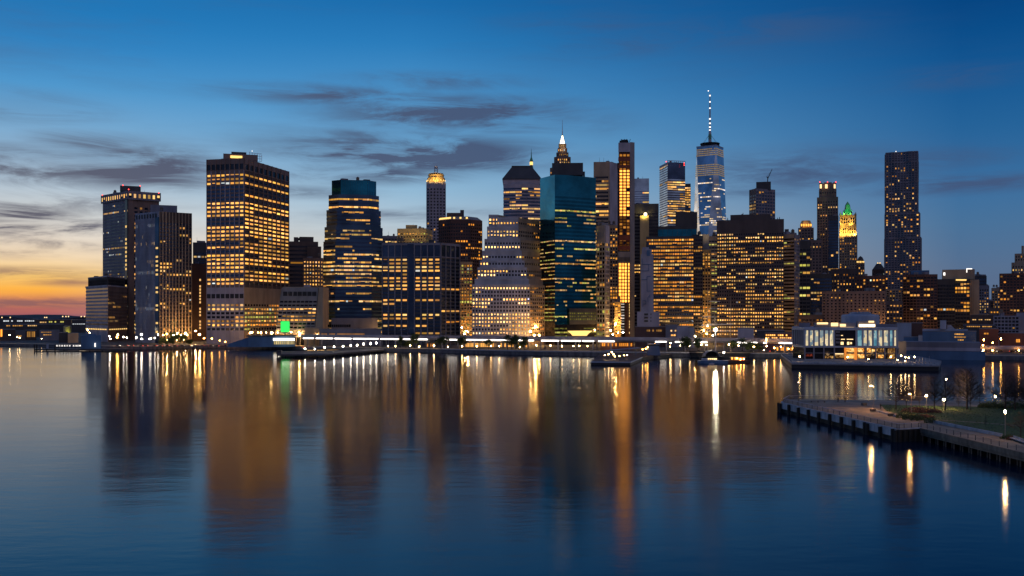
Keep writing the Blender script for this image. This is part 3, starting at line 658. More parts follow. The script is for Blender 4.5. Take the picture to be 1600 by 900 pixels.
# --- pale blue tower with the red rimmed roof
q, h = corner(1030.5, 260, 1043, 253.5, 1070.5, 254.5, 1850)
t = Tower('glass_tower', 'blue glass tower with red rimmed roof and a lower lit wing', 'tower', sum(q, Vector((0,0)))/4); t.D = 1850
t.body(q, GZ, h, sty(bw=3.2, fh=4.6, pw=0, sh=.4, sd=.2, wall='lav', glass='gsky', lit=.08, top=4, base=20, tones='pc', gain=.6),
   {1: sty(bw=3.6, fh=4.6, pw=0, sh=.4, sd=.2, wall='dark', glass='gnavy', lit=.45, rowc=.7, run=.8, tones='pw', merge=3, top=28, base=20, gain=1.1, gt=1)})
t.body(front(1070, 1079, 1858, 30), GZ, zz(287, 1858), sty(bw=3.6, fh=4.6, pw=0, sh=.4, wall='dark', glass='gnavy', lit=.8, tones='wp', top=4, run=.7))
r = MB(); d = (q[2]-q[1]).normalized()
for i in range(9): p = q[1].lerp(q[2], i/8); r.tube((p.x, p.y, h), (p.x, p.y, h+3.5), .5, .5, 4)
r.obox(q[1], q[2], -.3, .5, h+2.6, h+3.6); t.part('roof_rail', r, 'steel')
for px, py in ((1041,252.5),(1069,255),(1069,258)): beacon(t, px, py, 1845, 'lr', 1.0)
t.done()
# --- blocks in front of it
D = 1280
t = simple('office_block', 'dark block with pale vertical slots under its roof, before the tallest spire', front(1056.5, 1088.5, D, 36), 331.5,
    sty(bw=3.2, fh=11.5, pw=1.4, pd=.6, sh=.0, sd=.8, wall='dark', glass='black' if False else 'gsky', lit=0, top=8.5, base=2), D, z0=zz(354, D), finish=False)
t.body(front(1028, 1088.5, D-6, 40), GZ, zz(354, D), sty(bw=6, fh=9.5, pw=.3, pd=.3, sh=.02, wall='dark', glass='gteal', lit=0, top=2, base=.5)); t.done()
# --- mural wall
D = 925
t = Tower('mural_building', 'pale grey blank wall painted with thin dark angular lines', 'building', pt(1011, D)); t.D = D
w = MB(); w.prism(front(1001.5, 1021, D, 22), GZ, zz(397, D)); w.prism(front(1003, 1018.5, D+1, 18), zz(397,D), zz(389,D)); w.prism(front(1004, 1014, D+2, 12), zz(389,D), zz(386,D)); t.part('wall', w, 'lav')
w = MB(); w.prism(front(995.5, 1030.5, D-4, 22), GZ, zz(487, D)); t.part('lower_wall', w, 'lav')
for i in range(3):
    for j, (xa, xb) in enumerate(((1006.5,1012.5),(1016.5,1021),(1022.5,1026.8))):
        g = MB(); g.prism([pt(xa,D-4.4), pt(xb,D-4.4), pt(xb,D-3.8), pt(xa,D-3.8)], zz(492.5+i*5.2,D), zz(489.7+i*5.2,D)); t.part('dark_window', g, 'gblack')
ml = MB()
def seg(x0, y0, x1, y1):
    p, q_ = pt(x0, D-.5), pt(x1, D-.5); ml.tube((p.x, p.y, zz(y0,D)), (q_.x, q_.y, zz(y1,D)), .24, .24, 4)
for s in (((1003.5,404),(1003.5,413)),((1003.5,413),(1019,413)),((1013.5,413),(1013.5,423)),((1001.8,423),(1013.5,423)),((1019,404.5),(1019,421)),((1001.8,437),(1011,437)),((1011,432),(1011,455)),((1011,432),(1016.5,432)),((1011,455),(1016.5,455)),((1004.5,469.5),(1009,469.5)),((1004.5,469.5),(1004.5,480)),((1009,469.5),(1009,475)),((1004.5,475),(1009,475)),((1012.5,464.5),(1012.5,472)),((1012.5,464.5),(1015.5,461.5)),((1015.5,460),(1015.5,466))): seg(*s[0], *s[1])
t.part('mural_lines', ml, 'blue')
g = MB(); g.prism([pt(1010.5,D-.6), pt(1015.5,D-.6), pt(1015.5,D-.2), pt(1010.5,D-.2)], zz(400,D), zz(391,D)); t.part('mural_patch', g, 'blue'); t.done()
# --- dense lit office
D = 950
o = front(1010, 1083.5, D, 40); t = Tower('office_block', 'wide dark office block with dense rows of amber windows and a pale bay', 'building', pt(1053, D)); t.D = D
t.body(o, GZ, zz(369.5, D), sty(bw=2.3, fh=3.5, pw=.35, pd=.3, sh=.45, sd=.2, wall='dark', glass='gnavy', lit=.75, rowc=.5, run=.82, tones='wpaa', top=2, base=10, gain=.9, merge=2, low=62))
t.body(front(1073, 1083.3, D-2, 4), GZ, zz(371, D), sty(bw=2.2, fh=3.5, pw=.0, sh=.5, sd=.3, wall='lav', glass='gnavy', lit=.6, rowc=.5, run=.9, tones='pw', top=2, base=10, gain=.8))
t.body(front(1083.5, 1097.5, D+3, 38), GZ, zz(368.5, D), sty(bw=2.4, fh=3.5, pw=.4, sh=.45, wall='dark', glass='gblack', lit=.3, rowc=.5, run=.7, tones='wa', top=2, base=10, gain=.8))
t.done()
t = simple('golden_block', 'golden-windowed narrow block between the amber office and the dark curved one', front(1093, 1110, 1010, 30), 390,
    sty(bw=2.6, fh=3.3, pw=.8, sh=.35, wall='gold', glass='gblack', lit=.75, rowc=.3, run=.6, tones='waw', top=2, gain=.95), 1010, finish=False)
plant(t, 1097, 1108, 366, 391, 1016, 'grey', depth=12); flood(t, 1104, 372, 1010, 4000, (1,.7,.3), 1, 8); t.done()
simple('office_block', 'yellow-lit block with bright edges just beside the dark curved block', front(1106, 1122, 1080, 30), 369,
    sty(bw=3.4, fh=3.6, pw=.3, sh=.5, wall='tan', glass='gblack', lit=.6, rowc=.6, run=.8, tones='wg', top=4, gain=.7), 1080)
# --- tallest: tapered tower with mast
D = 2190
t = Tower('tapered_skyscraper', 'tallest tower, tapering faceted blue glass with a white-lit mast', 'skyscraper', pt(1109.5, D)); t.D = D
c = pt(1109.3, D+32); a0 = math.radians(12); rb, rt = 47.5, 43.5; zb, zt = 60.0, zz(227.5, D)
Bq = [c+Vector((math.cos(a0+PI/4+i*PI/2-PI), math.sin(a0+PI/4+i*PI/2-PI)))*rb for i in range(4)]
Tq = [c+Vector((math.cos(a0+PI/2+i*PI/2-PI), math.sin(a0+PI/2+i*PI/2-PI)))*rt*.76 for i in range(4)]
g = MB(); g.prism(Bq, GZ, zb); k = len(g.v); g.v += [(*p, zb) for p in Bq]+[(*p, zt) for p in Tq]
for i in range(4):
    j = (i+1) % 4; g.f.append((k+i, k+j, k+4+i)); g.f.append((k+j, k+4+j, k+4+i))
g.f.append((k+4, k+5, k+6, k+7)); t.part('glazing', g, 'gsky')
nf = int((zt-zb)/4.6)
for f in range(nf):
    z0_, z1_ = zb+f*4.6+1.2, zb+f*4.6+3.6; u = ((z0_+z1_)/2-zb)/(zt-zb); yy = HZ-(z1_-EYE)/D*F
    dens = .91 if (230 < yy < 243 or 254 < yy < 272) else (.0 if yy < 254 else .12+.4*R.random()*max(0.2, (yy-270)/90)); rowk = R.uniform(.6, 1.2)
    if R.random() < .12 and yy > 272: dens = .85
    for i in range(4):
        j = (i+1) % 4
        for tri in (0, 1):
            if tri == 0: l, r = Bq[i].lerp(Tq[i], u), Bq[j].lerp(Tq[i], u)
            else: l, r = Bq[j].lerp(Tq[i], u), Bq[j].lerp(Tq[j], u)
            d = r-l; L = d.length
            if L < 3: continue
            nn = Vector((d.y,-d.x)).normalized()
            if nn.dot(-((l+r)/2).normalized()) < .33: continue
            nb = max(1, int(L/4)); run = False; fill = dens*R.uniform(.8, 1.1)
            for b in range(nb):
                if R.random() > .6: run = R.random() < fill
                if dens > .9: run = R.random() < .95
                if run:
                    p0, p1 = l.lerp(r, (b+.08)/nb)+nn*.45, l.lerp(r, (b+.92)/nb)+nn*.45; kk = rowk*R.choice((.5, .8, 1.0, 1.2)); warm = R.random() < .6
                    if dens > .9: kk = .22
                    t.win.append(((p0.x,p0.y,z0_),(p1.x,p1.y,z0_),(p1.x,p1.y,z1_),(p0.x,p0.y,z1_),(kk,kk*(.72 if warm else .85),kk*(.4 if warm else .75))))
mb = MB(); mb.prism([c+(p-c)*1.02 for p in Tq], zt, zt+2.2); t.part('parapet', mb, 'bgrey')
mb = MB()
for zq, r in ((226, 20), (223.5, 21.5), (221, 22.5)): mb.lathe(c, [(r-2, zz(zq,D)-.6), (r, zz(zq,D)-.6), (r, zz(zq,D)+.6), (r-2, zz(zq,D)+.6)], 24)
for i in range(24): a = 2*PI*i/24; p = c+Vector((math.cos(a), math.sin(a)))*21; mb.tube((p.x, p.y, zt), (p.x, p.y, zz(220,D)), .5, .5, 4)
mb.lathe(c, [(15, zt), (15, zz(221,D))], 16); t.part('crown_ring', mb, 'black')
mb = MB(); mb.lathe(c, [(4.2, zt+2), (3.2, zz(205,D)), (3.4, zz(203,D)), (1.6, zz(199,D)), (1.7, zz(170,D)), (.9, zz(141,D))], 8)
for i in range(6): a = 2*PI*i/6+.3; p = c+Vector((math.cos(a), math.sin(a)))*19; mb.tube((p.x, p.y, zz(221,D)), (c.x, c.y, zz(205,D)), .28, .28, 3)
wm = t.part('mast', mb, 'steel')
for y in (199, 194, 188, 181, 173, 164, 154, 144):
    r_ = 2.0 if y > 180 else 1.6; mb = MB(); mb.lathe(c, [(r_, zz(y+1.5,D)), (r_, zz(y-.6,D))], 8); mb.build('mast_light', 'lwhite', wm)
mb = MB(); mb.lathe(c, [(3.8, zz(214,D)), (3.6, zz(206,D))], 8); mb.build('mast_collar', 'copper', wm); beacon(t, 1106.8, 142, D, 'lwhite', 1.4)
t.done(most=100, thr=2.6)
# --- curved dark block
D = 925
t = Tower('curved_office_block', 'wide dark brown block with gently curved front and yellow window rows', 'building', pt(1172, D)); t.D = D
k = sty(bw=2.0, fh=5.55*.62, pw=.75, pd=.25, sh=.52, sd=.3, wall='dbrown', glass='gblack', lit=.82, rowc=.7, run=.88, tones='wwp', top=11, base=8, gain=1.15)
o = curved(1120, 1224, D, 44, 2.5, 7); t.body(o, GZ, zz(343.5, D), k)
mb = MB(); mb.prism(curved(1141, 1204, D+.8, 30, 1.0, 5), zz(344, D), zz(335, D)); t.part('roof_storey', mb, 'dbrown')
mb = MB()
for px, py in ((1137,339.5),(1161,331.5),(1215,339),(1218,338)): mb.tube((*pt(px,D+6), zz(344,D)), (*pt(px,D+6), zz(py,D)), .5, .3, 5)
t.part('roof_vent', mb, 'dark'); t.done()
# --- tower with the crane
D = 1680
q, h = corner(1171, 297, 1181, 294.5, 1211, 296.5, D)
t = Tower('office_tower', 'dark tower with a lit corner column and stepped roof under the crane', 'tower', sum(q, Vector((0,0)))/4); t.D = D
t.body(q, GZ, h, sty(bw=6, fh=5.6, pw=1.4, sh=.4, wall='lavd', glass='gnavy', lit=.1, rowc=.1, run=.3, tones='wp', top=4), {0: sty(bw=5.5, fh=5.6, pw=1.6, sh=.4, wall='brown', glass='gblack', lit=.75, rowc=.2, run=.7, tones='wp', top=8)})
plant(t, 1181.5, 1204.5, 284, 297, D+12, 'dark', depth=28); t.done()
c_ = thing('tower_crane', 'slim luffing crane with raised jib on top of the dark tower roof', 'crane', (*pt(1199.5, D+20), zz(284.5, D)))
mb = MB(); p = pt(1199.5, D+20); mb.tube((p.x,p.y,zz(285,D)), (p.x,p.y,zz(274,D)), .9, .8, 4); mb.build('mast', 'dark', c_)
mb = MB(); e = pt(1206.6, D+20); mb.tube((p.x,p.y,zz(277,D)), (e.x,e.y,zz(261,D)), .8, .4, 4); mb.build('jib', 'dark', c_)
mb = MB(); e2 = pt(1198, D+20); mb.tube((p.x,p.y,zz(275,D)), (e2.x,e2.y,zz(273.5,D)), .9, .9, 4); mb.tube((e2.x,e2.y,zz(273.5,D)), (e.x,e.y,zz(263,D)), .15, .15, 3); mb.build('counterweight', 'dark', c_)
# --- right half
q, h = corner(1224, 366.5, 1241, 365.5, 1249, 368, 965)
t = Tower('banded_block', 'grey banded block with unlit floors beside the curved dark block', 'building', sum(q, Vector((0,0)))/4); t.D = 965
t.body(q, GZ, h, sty(bw=3.6, fh=3.5, pw=.0, sh=.55, sd=.4, wall='tan', glass='gblack', lit=.12, rowc=.4, run=.4, tones='wg', top=1, gain=.7), {1: sty(bw=3, fh=3.5, pw=.6, sh=.5, wall='lavd', glass='gblack', lit=.25, rowc=.1, run=.3, tones='wp', top=2)})
plant(t, 1226, 1232.5, 358, 367, 975, 'dark', depth=8); t.done()
D = 1640
t = Tower('domed_tower', 'small distant tower with a glowing orange rounded crown', 'tower', pt(1259, D)); t.D = D
t.body(front(1247.5, 1271, D, 26), GZ, zz(356, D), sty(bw=4.5, fh=5, pw=2, sh=.45, wall='brown', glass='gblack', lit=.08, run=.2, top=3))
o = cut(front(1250, 1268.5, D+2, 20), .25); c = sum(o, Vector((0,0)))/8
mb = MB(); mb.prism(o, zz(356.2,D), zz(350,D)); mb.prism(o, zz(350,D), zz(344,D), [c+(p-c)*.72 for p in o]); t.part('crown', mb, 'gold')
for i, px in enumerate((1252.5, 1256, 1260, 1263.5, 1267)): 
    b = MB(); p = pt(px, D-1); b.cbox(p, 2, 1, zz(353.5,D), zz(350,D)); t.part('crown_lamp', b, 'lamb')
flood(t, 1259, 352, D, 5000, (1,.5,.12), 1.5, 8); t.done()
simple('office_block', 'black block with two columns of yellow windows beside the grey banded block', front(1248, 1266, 1120, 30), 376,
    sty(bw=4.4, fh=4.4, pw=.5, sh=.4, wall='dark', glass='gblack', lit=.35, rowc=.3, run=.7, tones='wg', top=6, merge=2), 1120)
simple('apartment_block', 'brown mid-rise block with sparse windows below the lit-crown tower', front(1264, 1284, 1380, 30), 375,
    sty(bw=4, fh=4.4, pw=2, sh=.5, wall='brown', glass='gblack', lit=.2, rowc=.1, run=.3, tones='wp', top=3), 1380)
D = 1780
t = Tower('hotel_tower', 'tall brown tower with three bright lit panels in its crown', 'tower', pt(1293, D)); t.D = D
k = sty(bw=4.6, fh=5, pw=2, pd=.6, sh=.45, wall='brown', glass='gblack', lit=.1, rowc=.1, run=.3, tones='wp', top=3)
t.body(front(1277, 1309, D, 40), GZ, zz(308, D), k); t.body(cut(front(1280, 1306.5, D+3, 32), .15), zz(308, D), zz(295, D), k)
o = cut(front(1280, 1306.5, D+3, 32), .2); mb = MB(); mb.prism(o, zz(295,D), zz(286,D))
for i in range(8): mb.obox(o[i-1].lerp(o[i], .1), o[i-1].lerp(o[i], .9), .2, .5, zz(286,D), zz(284.5,D))
t.part('crown', mb, 'brown')
for xa, xb in ((1281, 1284), (1289.3, 1293), (1302, 1305.5)):
    b = MB(); b.prism([pt(xa,D+1.5), pt(xb,D+1.5), pt(xb,D+2.4), pt(xa,D+2.4)], zz(294,D), zz(287.8,D)); t.part('crown_panel', b, 'lsign')
for px in (1281, 1293, 1306): beacon(t, px, 284.5, D, 'lr', 1.0)
t.done()
simple('glass_tower', 'dark glass tower slotted in front of the brown lit-panel tower', front(1294.5, 1310, 1500, 30), 337,
    sty(bw=3.6, fh=4.4, pw=0, sh=.3, wall='dark', glass='gnavy', lit=.14, rowc=.2, run=.4, tones='wp', top=4), 1500)
# gothic tower with green spire
D = 1700
t = Tower('gothic_tower', 'gothic tower floodlit gold with a green pinnacled spire', 'tower', pt(1324.5, D)); t.D = D
t.body(front(1311.5, 1339, D, 28), GZ, zz(367, D), sty(bw=4.3, fh=4.6, pw=1.9, pd=.7, sh=.45, wall='tan', glass='gblack', lit=.5, rowc=.1, run=.4, tones='wwa', top=3, gain=1.0))
k = sty(bw=4.0, fh=5.5, pw=1.7, pd=.8, sh=.3, wall='gold', glass='gblack', lit=.35, rowc=.1, run=.3, tones='wp', top=2, base=1, gain=1.0)
t.body(front(1312, 1337.5, D+1, 26), zz(367,D), zz(350.5,D), k); t.body(front(1314, 1335.5, D+3, 22), zz(350.5,D), zz(336,D), k)
for px in (1313, 1337, 1314.5, 1335):
    dd = 2 if px in (1313, 1337) else 24
    mb = MB(); p = pt(px, D+dd); mb.lathe(p, [(1.5, zz(367,D)), (1.4, zz(336,D)), (1.9, zz(335.6,D)), (.2, zz(331,D))], 6); t.part('corner_turret', mb, 'gold')
c = pt(1324.3, D+14)
mb = MB(); mb.lathe(c, [(9.5, zz(337,D)), (6.2, zz(328,D)), (5.0, zz(322,D)), (4.6, zz(319,D)), (.3, zz(313.5,D))], 4, PI/4); t.part('spire', mb, 'copper')
for i in range(8):
    a = PI/4*i; mb = MB(); p = c+Vector((math.cos(a), math.sin(a)))*(8 if i % 2 else 6.5); mb.lathe(p, [(.8, zz(337,D)), (.7, zz(331,D)), (.1, zz(326,D))], 5); t.part('pinnacle', mb, 'copper')
mb = MB()
for i in range(3):
    p = pt(1319+i*5, D-.5); mb.prism([(p.x-3.6, p.y), (p.x+3.6, p.y), (p.x+3.6, p.y+1.2), (p.x-3.6, p.y+1.2)], zz(336.5,D), zz(332.5,D), [(p.x-.1, p.y), (p.x+.1, p.y), (p.x+.1, p.y+1.2), (p.x-.1, p.y+1.2)])
t.part('gable', mb, 'gold')
for px, py, e in ((1314,367.5,22000),(1320,367.5,22000),(1329,367.5,22000),(1336,367.5,22000),(1318,351,13000),(1331,351,13000)): flood(t, px, py, D, e, (1,.62,.13), .8, 7)
for px in (1320, 1329): flood(t, px, 334, D, 9000, (.1,1,.25), .8, 6)
t.done()
D = 1640
t = Tower('domed_tower', 'small round-topped tower with a lit band beside the gothic tower', 'tower', pt(1344, D)); t.D = D
t.body(cut(front(1338.5, 1350.5, D, 14), .2), GZ, zz(410, D), sty(bw=3.4, fh=4.6, pw=1.5, sh=.4, wall='brown', glass='gblack', lit=.3, rowc=.1, run=.3, tones='wp', top=3))
c = pt(1344.5, D+7); mb = MB(); mb.lathe(c, [(5.6, zz(410,D)), (5.4, zz(406,D)), (3.4, zz(402,D)), (.2, zz(399.5,D))], 12); t.part('dome', mb, 'dark')
for i in range(5): b = MB(); p = pt(1339.5+i*2.5, D-1); b.cbox(p, 1.4, .8, zz(410.5,D), zz(408,D)); t.part('band_lamp', b, 'lgold')
t.done()
D = 1560
t = simple('gabled_tower', 'dark building with a steep gabled roof beside the rippled tower', front(1363, 1383, D, 24), 421,
    sty(bw=4, fh=4.6, pw=1.6, sh=.45, wall='dbrown', glass='gblack', lit=.25, rowc=.1, run=.3, tones='wp', top=2), D, finish=False)
o = front(1363, 1383, D, 24); c = sum(o, Vector((0,0)))/4; mb = MB(); mb.prism(o, zz(421,D), zz(411.5,D), [c+(p-c)*.35 for p in o]); t.part('steep_roof', mb, 'dark')
for px in (1371.5, 1375): beacon(t, px, 411, D-4, 'lgold', 1.0)
t.done()
# --- rippled tower
D = 1470
t = Tower('rippled_tower', 'tall isolated apartment tower with rippling steel skin and scattered lit windows', 'tower', pt(1410, D)); t.D = D
def ripple(xl, xr, dep, ph):
    q = front(xl, xr, D, dep); o = []
    for e in range(4):
        a, b = q[e], q[(e+1) % 4]; d = b-a; nn = Vector((d.y,-d.x)).normalized(); n = max(2, round(d.length/4.2))
        for i in range(n):
            u = i/n; o.append(a.lerp(b, u)+nn*(1.5*math.sin(u*11+ph+e)*min(1, u*5, (1-u)*5)))
    return o
k = sty(bw=4.2, fh=3.5, pw=1.1, pd=.65, sh=.3, sd=.12, wall='lavd', glass='gd', lit=.26, rowc=.02, run=.45, tones='wwap', top=1.0, base=.2, gain=1.05, inset=.14)
seg_ = [(1380, 1441, 452, 540, 60), (1383, 1438.5, 371, 452.2, 44), (1383.5, 1436, 332, 371.2, 42)]
for i, (xl, xr, y1, y0, dep) in enumerate(seg_): t.body(ripple(xl, xr, dep, i*.7), GZ if y0 == 540 else zz(y0, D), zz(y1, D), dict(k, wall='tan') if i == 0 else k)
for i in range(6):
    ya, yb = 332.2-i*15.8, 332-(i+1)*15.8
    t.body(ripple(1384, 1433.3, 40, 1.0+i*.9), zz(ya, D), zz(yb, D), dict(k, lit=.02) if i == 5 else k)
for px in (1400, 1428): beacon(t, px, 236.6, D, 'lwhite', .8)
t.done()
# --- right blocks
t = simple('brick_block', 'dark brick block with pale floor lines below the rippled tower', curved(1411, 1464, 1030, 40, 3, 5), 429,
    sty(bw=3.2, fh=3.1, pw=.5, sh=.3, sd=.5, wall='dbrick', glass='gblack', lit=.15, rowc=.1, run=.4, tones='wwa', top=1), 1030, finish=False)
plant(t, 1423, 1452, 422.5, 430, 1045, 'blue', depth=20); t.done()
D = 1130
t = Tower('exchange_building', 'dark office block with white illuminated roof box and blank tan shafts', 'building', pt(1500, D)); t.D = D
t.body(front(1464, 1492, D+4, 40), GZ, zz(436, D), sty(bw=3.4, fh=4, pw=.5, sh=.4, wall='dark', glass='gblack', lit=.05, tones='wa', top=3))
t.body(front(1491, 1515, D, 40), GZ, zz(436, D), sty(bw=3.6, fh=4.4, pw=.3, sh=.4, wall='dark', glass='gblack', lit=.5, rowc=.5, run=.6, tones='wa', top=3))
w = MB(); w.prism(front(1515, 1530, D-3, 36), GZ, zz(437, D)); 
for j in range(5): p = pt(1516.5+j*3, D-3); w.cbox(p, 1.0, 1.4, GZ, zz(437.2,D))
t.part('blank_shaft', w, 'tan')
mb = MB(); mb.prism(front(1472, 1523, D+8, 26), zz(436,D), zz(420.5,D)); t.part('roof_storey', mb, 'tan')
for i in range(10): b = MB(); p = pt(1495+i*2.0, D-2); b.cbox(p, 1.8, .8, zz(438.5,D), zz(436.5,D)); t.part('eaves_lamp', b, 'lgold')
sg = MB(); sg.prism([pt(1510,D+4), pt(1519,D+4), pt(1519,D+7), pt(1510,D+7)], zz(425.5,D), zz(419,D)); rs_ = t.part('roof_sign', sg, 'lwhite')
ss = MB(); ss.prism([pt(1512.5,D+3.6), pt(1516.5,D+3.6), pt(1516.5,D+3.9), pt(1512.5,D+3.9)], zz(423.6,D), zz(421,D)); ss.build('sign_emblem', 'lavd', rs_)
sg = MB(); sg.prism([pt(1474,D+4), pt(1477,D+4), pt(1477,D+7), pt(1474,D+7)], zz(430,D), zz(425.5,D)); t.part('small_sign', sg, 'lwhite'); t.done()
simple('glass_block', 'plain blue glass block behind the block with the illuminated roof box', front(1522, 1541, 1330, 30), 431,
    sty(bw=4, fh=4.4, pw=.3, sh=.3, wall='dark', glass='gnavy', lit=.06, top=3), 1330)
simple('apartment_block', 'slim pale block with small lit windows beside the blank tan shafts', front(1530, 1545, 1250, 24), 446,
    sty(bw=2.6, fh=3.6, pw=1.1, sh=.45, wall='lavd', glass='gblack', lit=.5, rowc=.1, run=.4, tones='wp', top=2, gain=.7), 1250)
simple('distant_block', 'small distant lit block in the gap before the red brick tower', front(1549.5, 1563, 1700, 24), 450,
    sty(bw=4, fh=4.4, pw=1.6, sh=.45, wall='tan', glass='gblack', lit=.35, rowc=.1, run=.4, tones='wa', top=2, gain=.8), 1700)
simple('distant_block', 'lowest far block between the roof-box block and the red brick tower', front(1538, 1552, 1500, 24), 470,
    sty(bw=4, fh=4.4, pw=1.6, sh=.45, wall='dbrown', glass='gblack', lit=.4, rowc=.1, run=.4, tones='wa', top=2, gain=.8), 1500)
simple('brick_tower', 'red brick apartment tower with pale floor lines and a lit stair column', front(1562, 1625, 1010, 30), 427,
    sty(bw=3.0, fh=3.0, pw=.8, sh=.35, sd=.5, wall='dbrick', glass='gblack', lit=.16, rowc=.05, run=.4, tones='wwa', top=2), 1010)
t = simple('stepped_tower', 'tan stepped tower with a lantern top behind the red brick apartment tower', front(1581, 1612, 1250, 26), 410,
    sty(bw=3.2, fh=4, pw=1.5, sh=.45, wall='tan', glass='gblack', lit=.45, rowc=.1, run=.4, tones='wp', top=2, gain=.8), 1250, finish=False)
t.body(front(1586, 1610, 1252, 20), zz(410.2,1250), zz(396,1250), sty(bw=3.2, fh=4, pw=1.5, sh=.4, wall='tan', glass='gblack', lit=.4, top=2, base=1)); plant(t, 1596, 1600, 384, 397, 1256, 'tan', 'lantern', 5); t.done()
t = simple('apartment_block', 'long beige apartment block with punched windows and one golden stair column', front(1284, 1383, 960, 26), 455,
    sty(bw=3.7, fh=2.95, pw=2.1, sh=.5, sd=.3, pd=.34, wall='brown', glass='gblack', lit=.13, rowc=.05, run=.3, tones='wwa', top=2.2, base=6), 960, finish=False)
for i in range(14):
    p = pt(1361, 958); z = zz(459+i*2.1, 960); t.win.append(((p.x,p.y-.5,z-1.0),(p.x+3.2,p.y-.5,z-1.0),(p.x+3.2,p.y-.5,z+.15),(p.x,p.y-.5,z+.15),(1.2,.75,.15)))
t.done()
simple('office_block', 'dark glass block with few lights behind the long beige apartment block', front(1262, 1300, 1150, 30), 428,
    sty(bw=3.6, fh=4, pw=.4, sh=.4, wall='dark', glass='gnavy', lit=.2, rowc=.1, run=.3, tones='wp', top=3), 1150)
simple('apartment_block', 'brown block with scattered lights rising behind the beige block under the gothic tower', front(1298, 1340, 1300, 30), 420,
    sty(bw=4, fh=4.2, pw=1.9, sh=.45, wall='dbrown', glass='gblack', lit=.25, rowc=.1, run=.3, tones='wwa', top=3), 1300)
simple('office_block', 'dark red block with scattered amber lights beneath the small round-topped tower', front(1338, 1383, 1180, 30), 431,
    sty(bw=3.8, fh=4.0, pw=1.4, sh=.45, wall='dbrick', glass='gblack', lit=.22, rowc=.1, run=.4, tones='wa', top=3), 1180)
simple('office_block', 'low dark block between the grey banded block and the beige apartment block', front(1247, 1286, 900, 20), 492,
    sty(bw=3.4, fh=3.4, pw=1, sh=.4, wall='dbrown', glass='gblack', lit=.3, rowc=.1, run=.4, tones='wa', top=2), 900)
# ================================================================== river, ground, hills
wl = [(-400,541),(-40,541),(60,542),(160,545),(220,546),(300,543.6),(430,545),(520,547),(600,549),(690,551),(760,553),(850,555),(930,556),(1000,556.5),(1090,557.5),(1180,558.5),(1245,559),(1400,560.5),(1540,562),(1640,563),(2300,566)]
shore = [pt(x, EYE*F/(y-HZ)) for x, y in wl]
land = MB(); back = [Vector((5200, 3400)), Vector((-4200, 3400))]
k = len(shore); land.v += [(p.x, p.y, GZ) for p in shore+back]+[(p.x, p.y, -4) for p in shore+back]
n = k+2; land.f.append(tuple(range(n)))
for i in range(n): j = (i+1) % n; land.f.append((n+i, n+j, j, i))
structure('city_ground', land, 'asph')
qw = MB()
for a, b in zip(shore, shore[1:]): qw.obox(a, b, .01, .9, -3, GZ+.15)
structure('quay_wall', qw, 'quay')
es = MB()
for a, b in list(zip(shore, shore[1:]))[9:17]: es.obox(a, b, -.6, 1.0, GZ+.16, GZ+.75)
structure('quay_edge', es, 'pconc')
pm = MB()
for a, b in zip(shore, shore[1:]):
    pm.quad((a.x,a.y,GZ+.01),(b.x,b.y,GZ+.01),(b.x*1.035,b.y*1.035,GZ+.01),(a.x*1.035,a.y*1.035,GZ+.01))
structure('promenade', pm, 'paving')
wt = MB(); wt.quad((-9000,-600,0),(9000,-600,0),(9000,9500,0),(-9000,9500,0)); structure('river_water', wt, 'water')
hl = MB(); D = 6800; pr = None
for i in range(0, 141):
    px = -700+i*22; y = 495.5-2.2*math.sin(i*.31)-1.6*math.sin(i*.83+1)-R.uniform(0, 1.4); p = pt(px, D); cur = (p.x, p.y, zz(y, D))
    if pr: hl.hexa([(pr[0],pr[1],-5),(cur[0],cur[1],-5),(cur[0],cur[1]+900,-5),(pr[0],pr[1]+900,-5),(pr[0],pr[1],pr[2]),cur,(cur[0],cur[1]+900,cur[2]+12),(pr[0],pr[1]+900,pr[2]+12)])
    pr = cur
structure('far_hills', hl, 'hill')
for (px, w, y, D, lab) in ((250,420,500,5200,'farthest'),):
    pass
for i, px in enumerate((3, 16, 70, 73, 98, 103, 107, 127, 132)):
    b = MB(); p = pt(px, 6700); b.ball((p.x, p.y, zz(494.5 if i > 3 else 496, 6700)), 4.5, 6, 4); o = b.build('hill_light', 'lsign'); o['label'] = 'tiny distant light on the dark wooded hills under the sunset'; o['category'] = 'light'; o['group'] = 'lights on the far hills'
# ------------------------------------------------------------------ low buildings toward the sunset
def shed(name, label, xl, xr, yt, D, mat='dark', depth=25, lights=(), mono=None, glow=1.0):
    q = front(xl, xr, D, depth); t = Tower(name, label, 'building', sum(q, Vector((0,0)))/4); t.D = D
    w = MB(); w.prism(q, GZ-.5, zz(yt, D)); t.part('wall', w, mat)
    r = MB(); c = sum(q, Vector((0,0)))/4; r.prism([c+(p-c)*1.015 for p in q], zz(yt, D)+.02, zz(yt, D)+.5); t.part('roof', r, 'grey' if mat != 'grey' else 'lavd')
    for (xa, xb, ya, yb, tn, g) in lights:
        n = max(1, int((xb-xa)/3.0))
        for i in range(n):
            if n > 2 and R.random() < .2: continue
            u0, u1 = xa+(xb-xa)*(i+.12)/n, xa+(xb-xa)*(i+.88)/n
            p0, p1 = pt(u0, D), pt(u1, D); off = (q[0]+q[1])/2; d = (q[1]-q[0]).normalized(); n_ = Vector((d.y,-d.x))
            a0 = q[0]+(q[1]-q[0])*((u0-xl)/(xr-xl))+n_*.15; a1 = q[0]+(q[1]-q[0])*((u1-xl)/(xr-xl))+n_*.15; kk = g*R.uniform(.6, 1.3); T_ = TONES[tn]
            t.win.append(((a0.x,a0.y,zz(yb,D)),(a1.x,a1.y,zz(yb,D)),(a1.x,a1.y,zz(ya,D)),(a0.x,a0.y,zz(ya,D)),(T_[0]*kk,T_[1]*kk,T_[2]*kk)))
    t.done(); return t
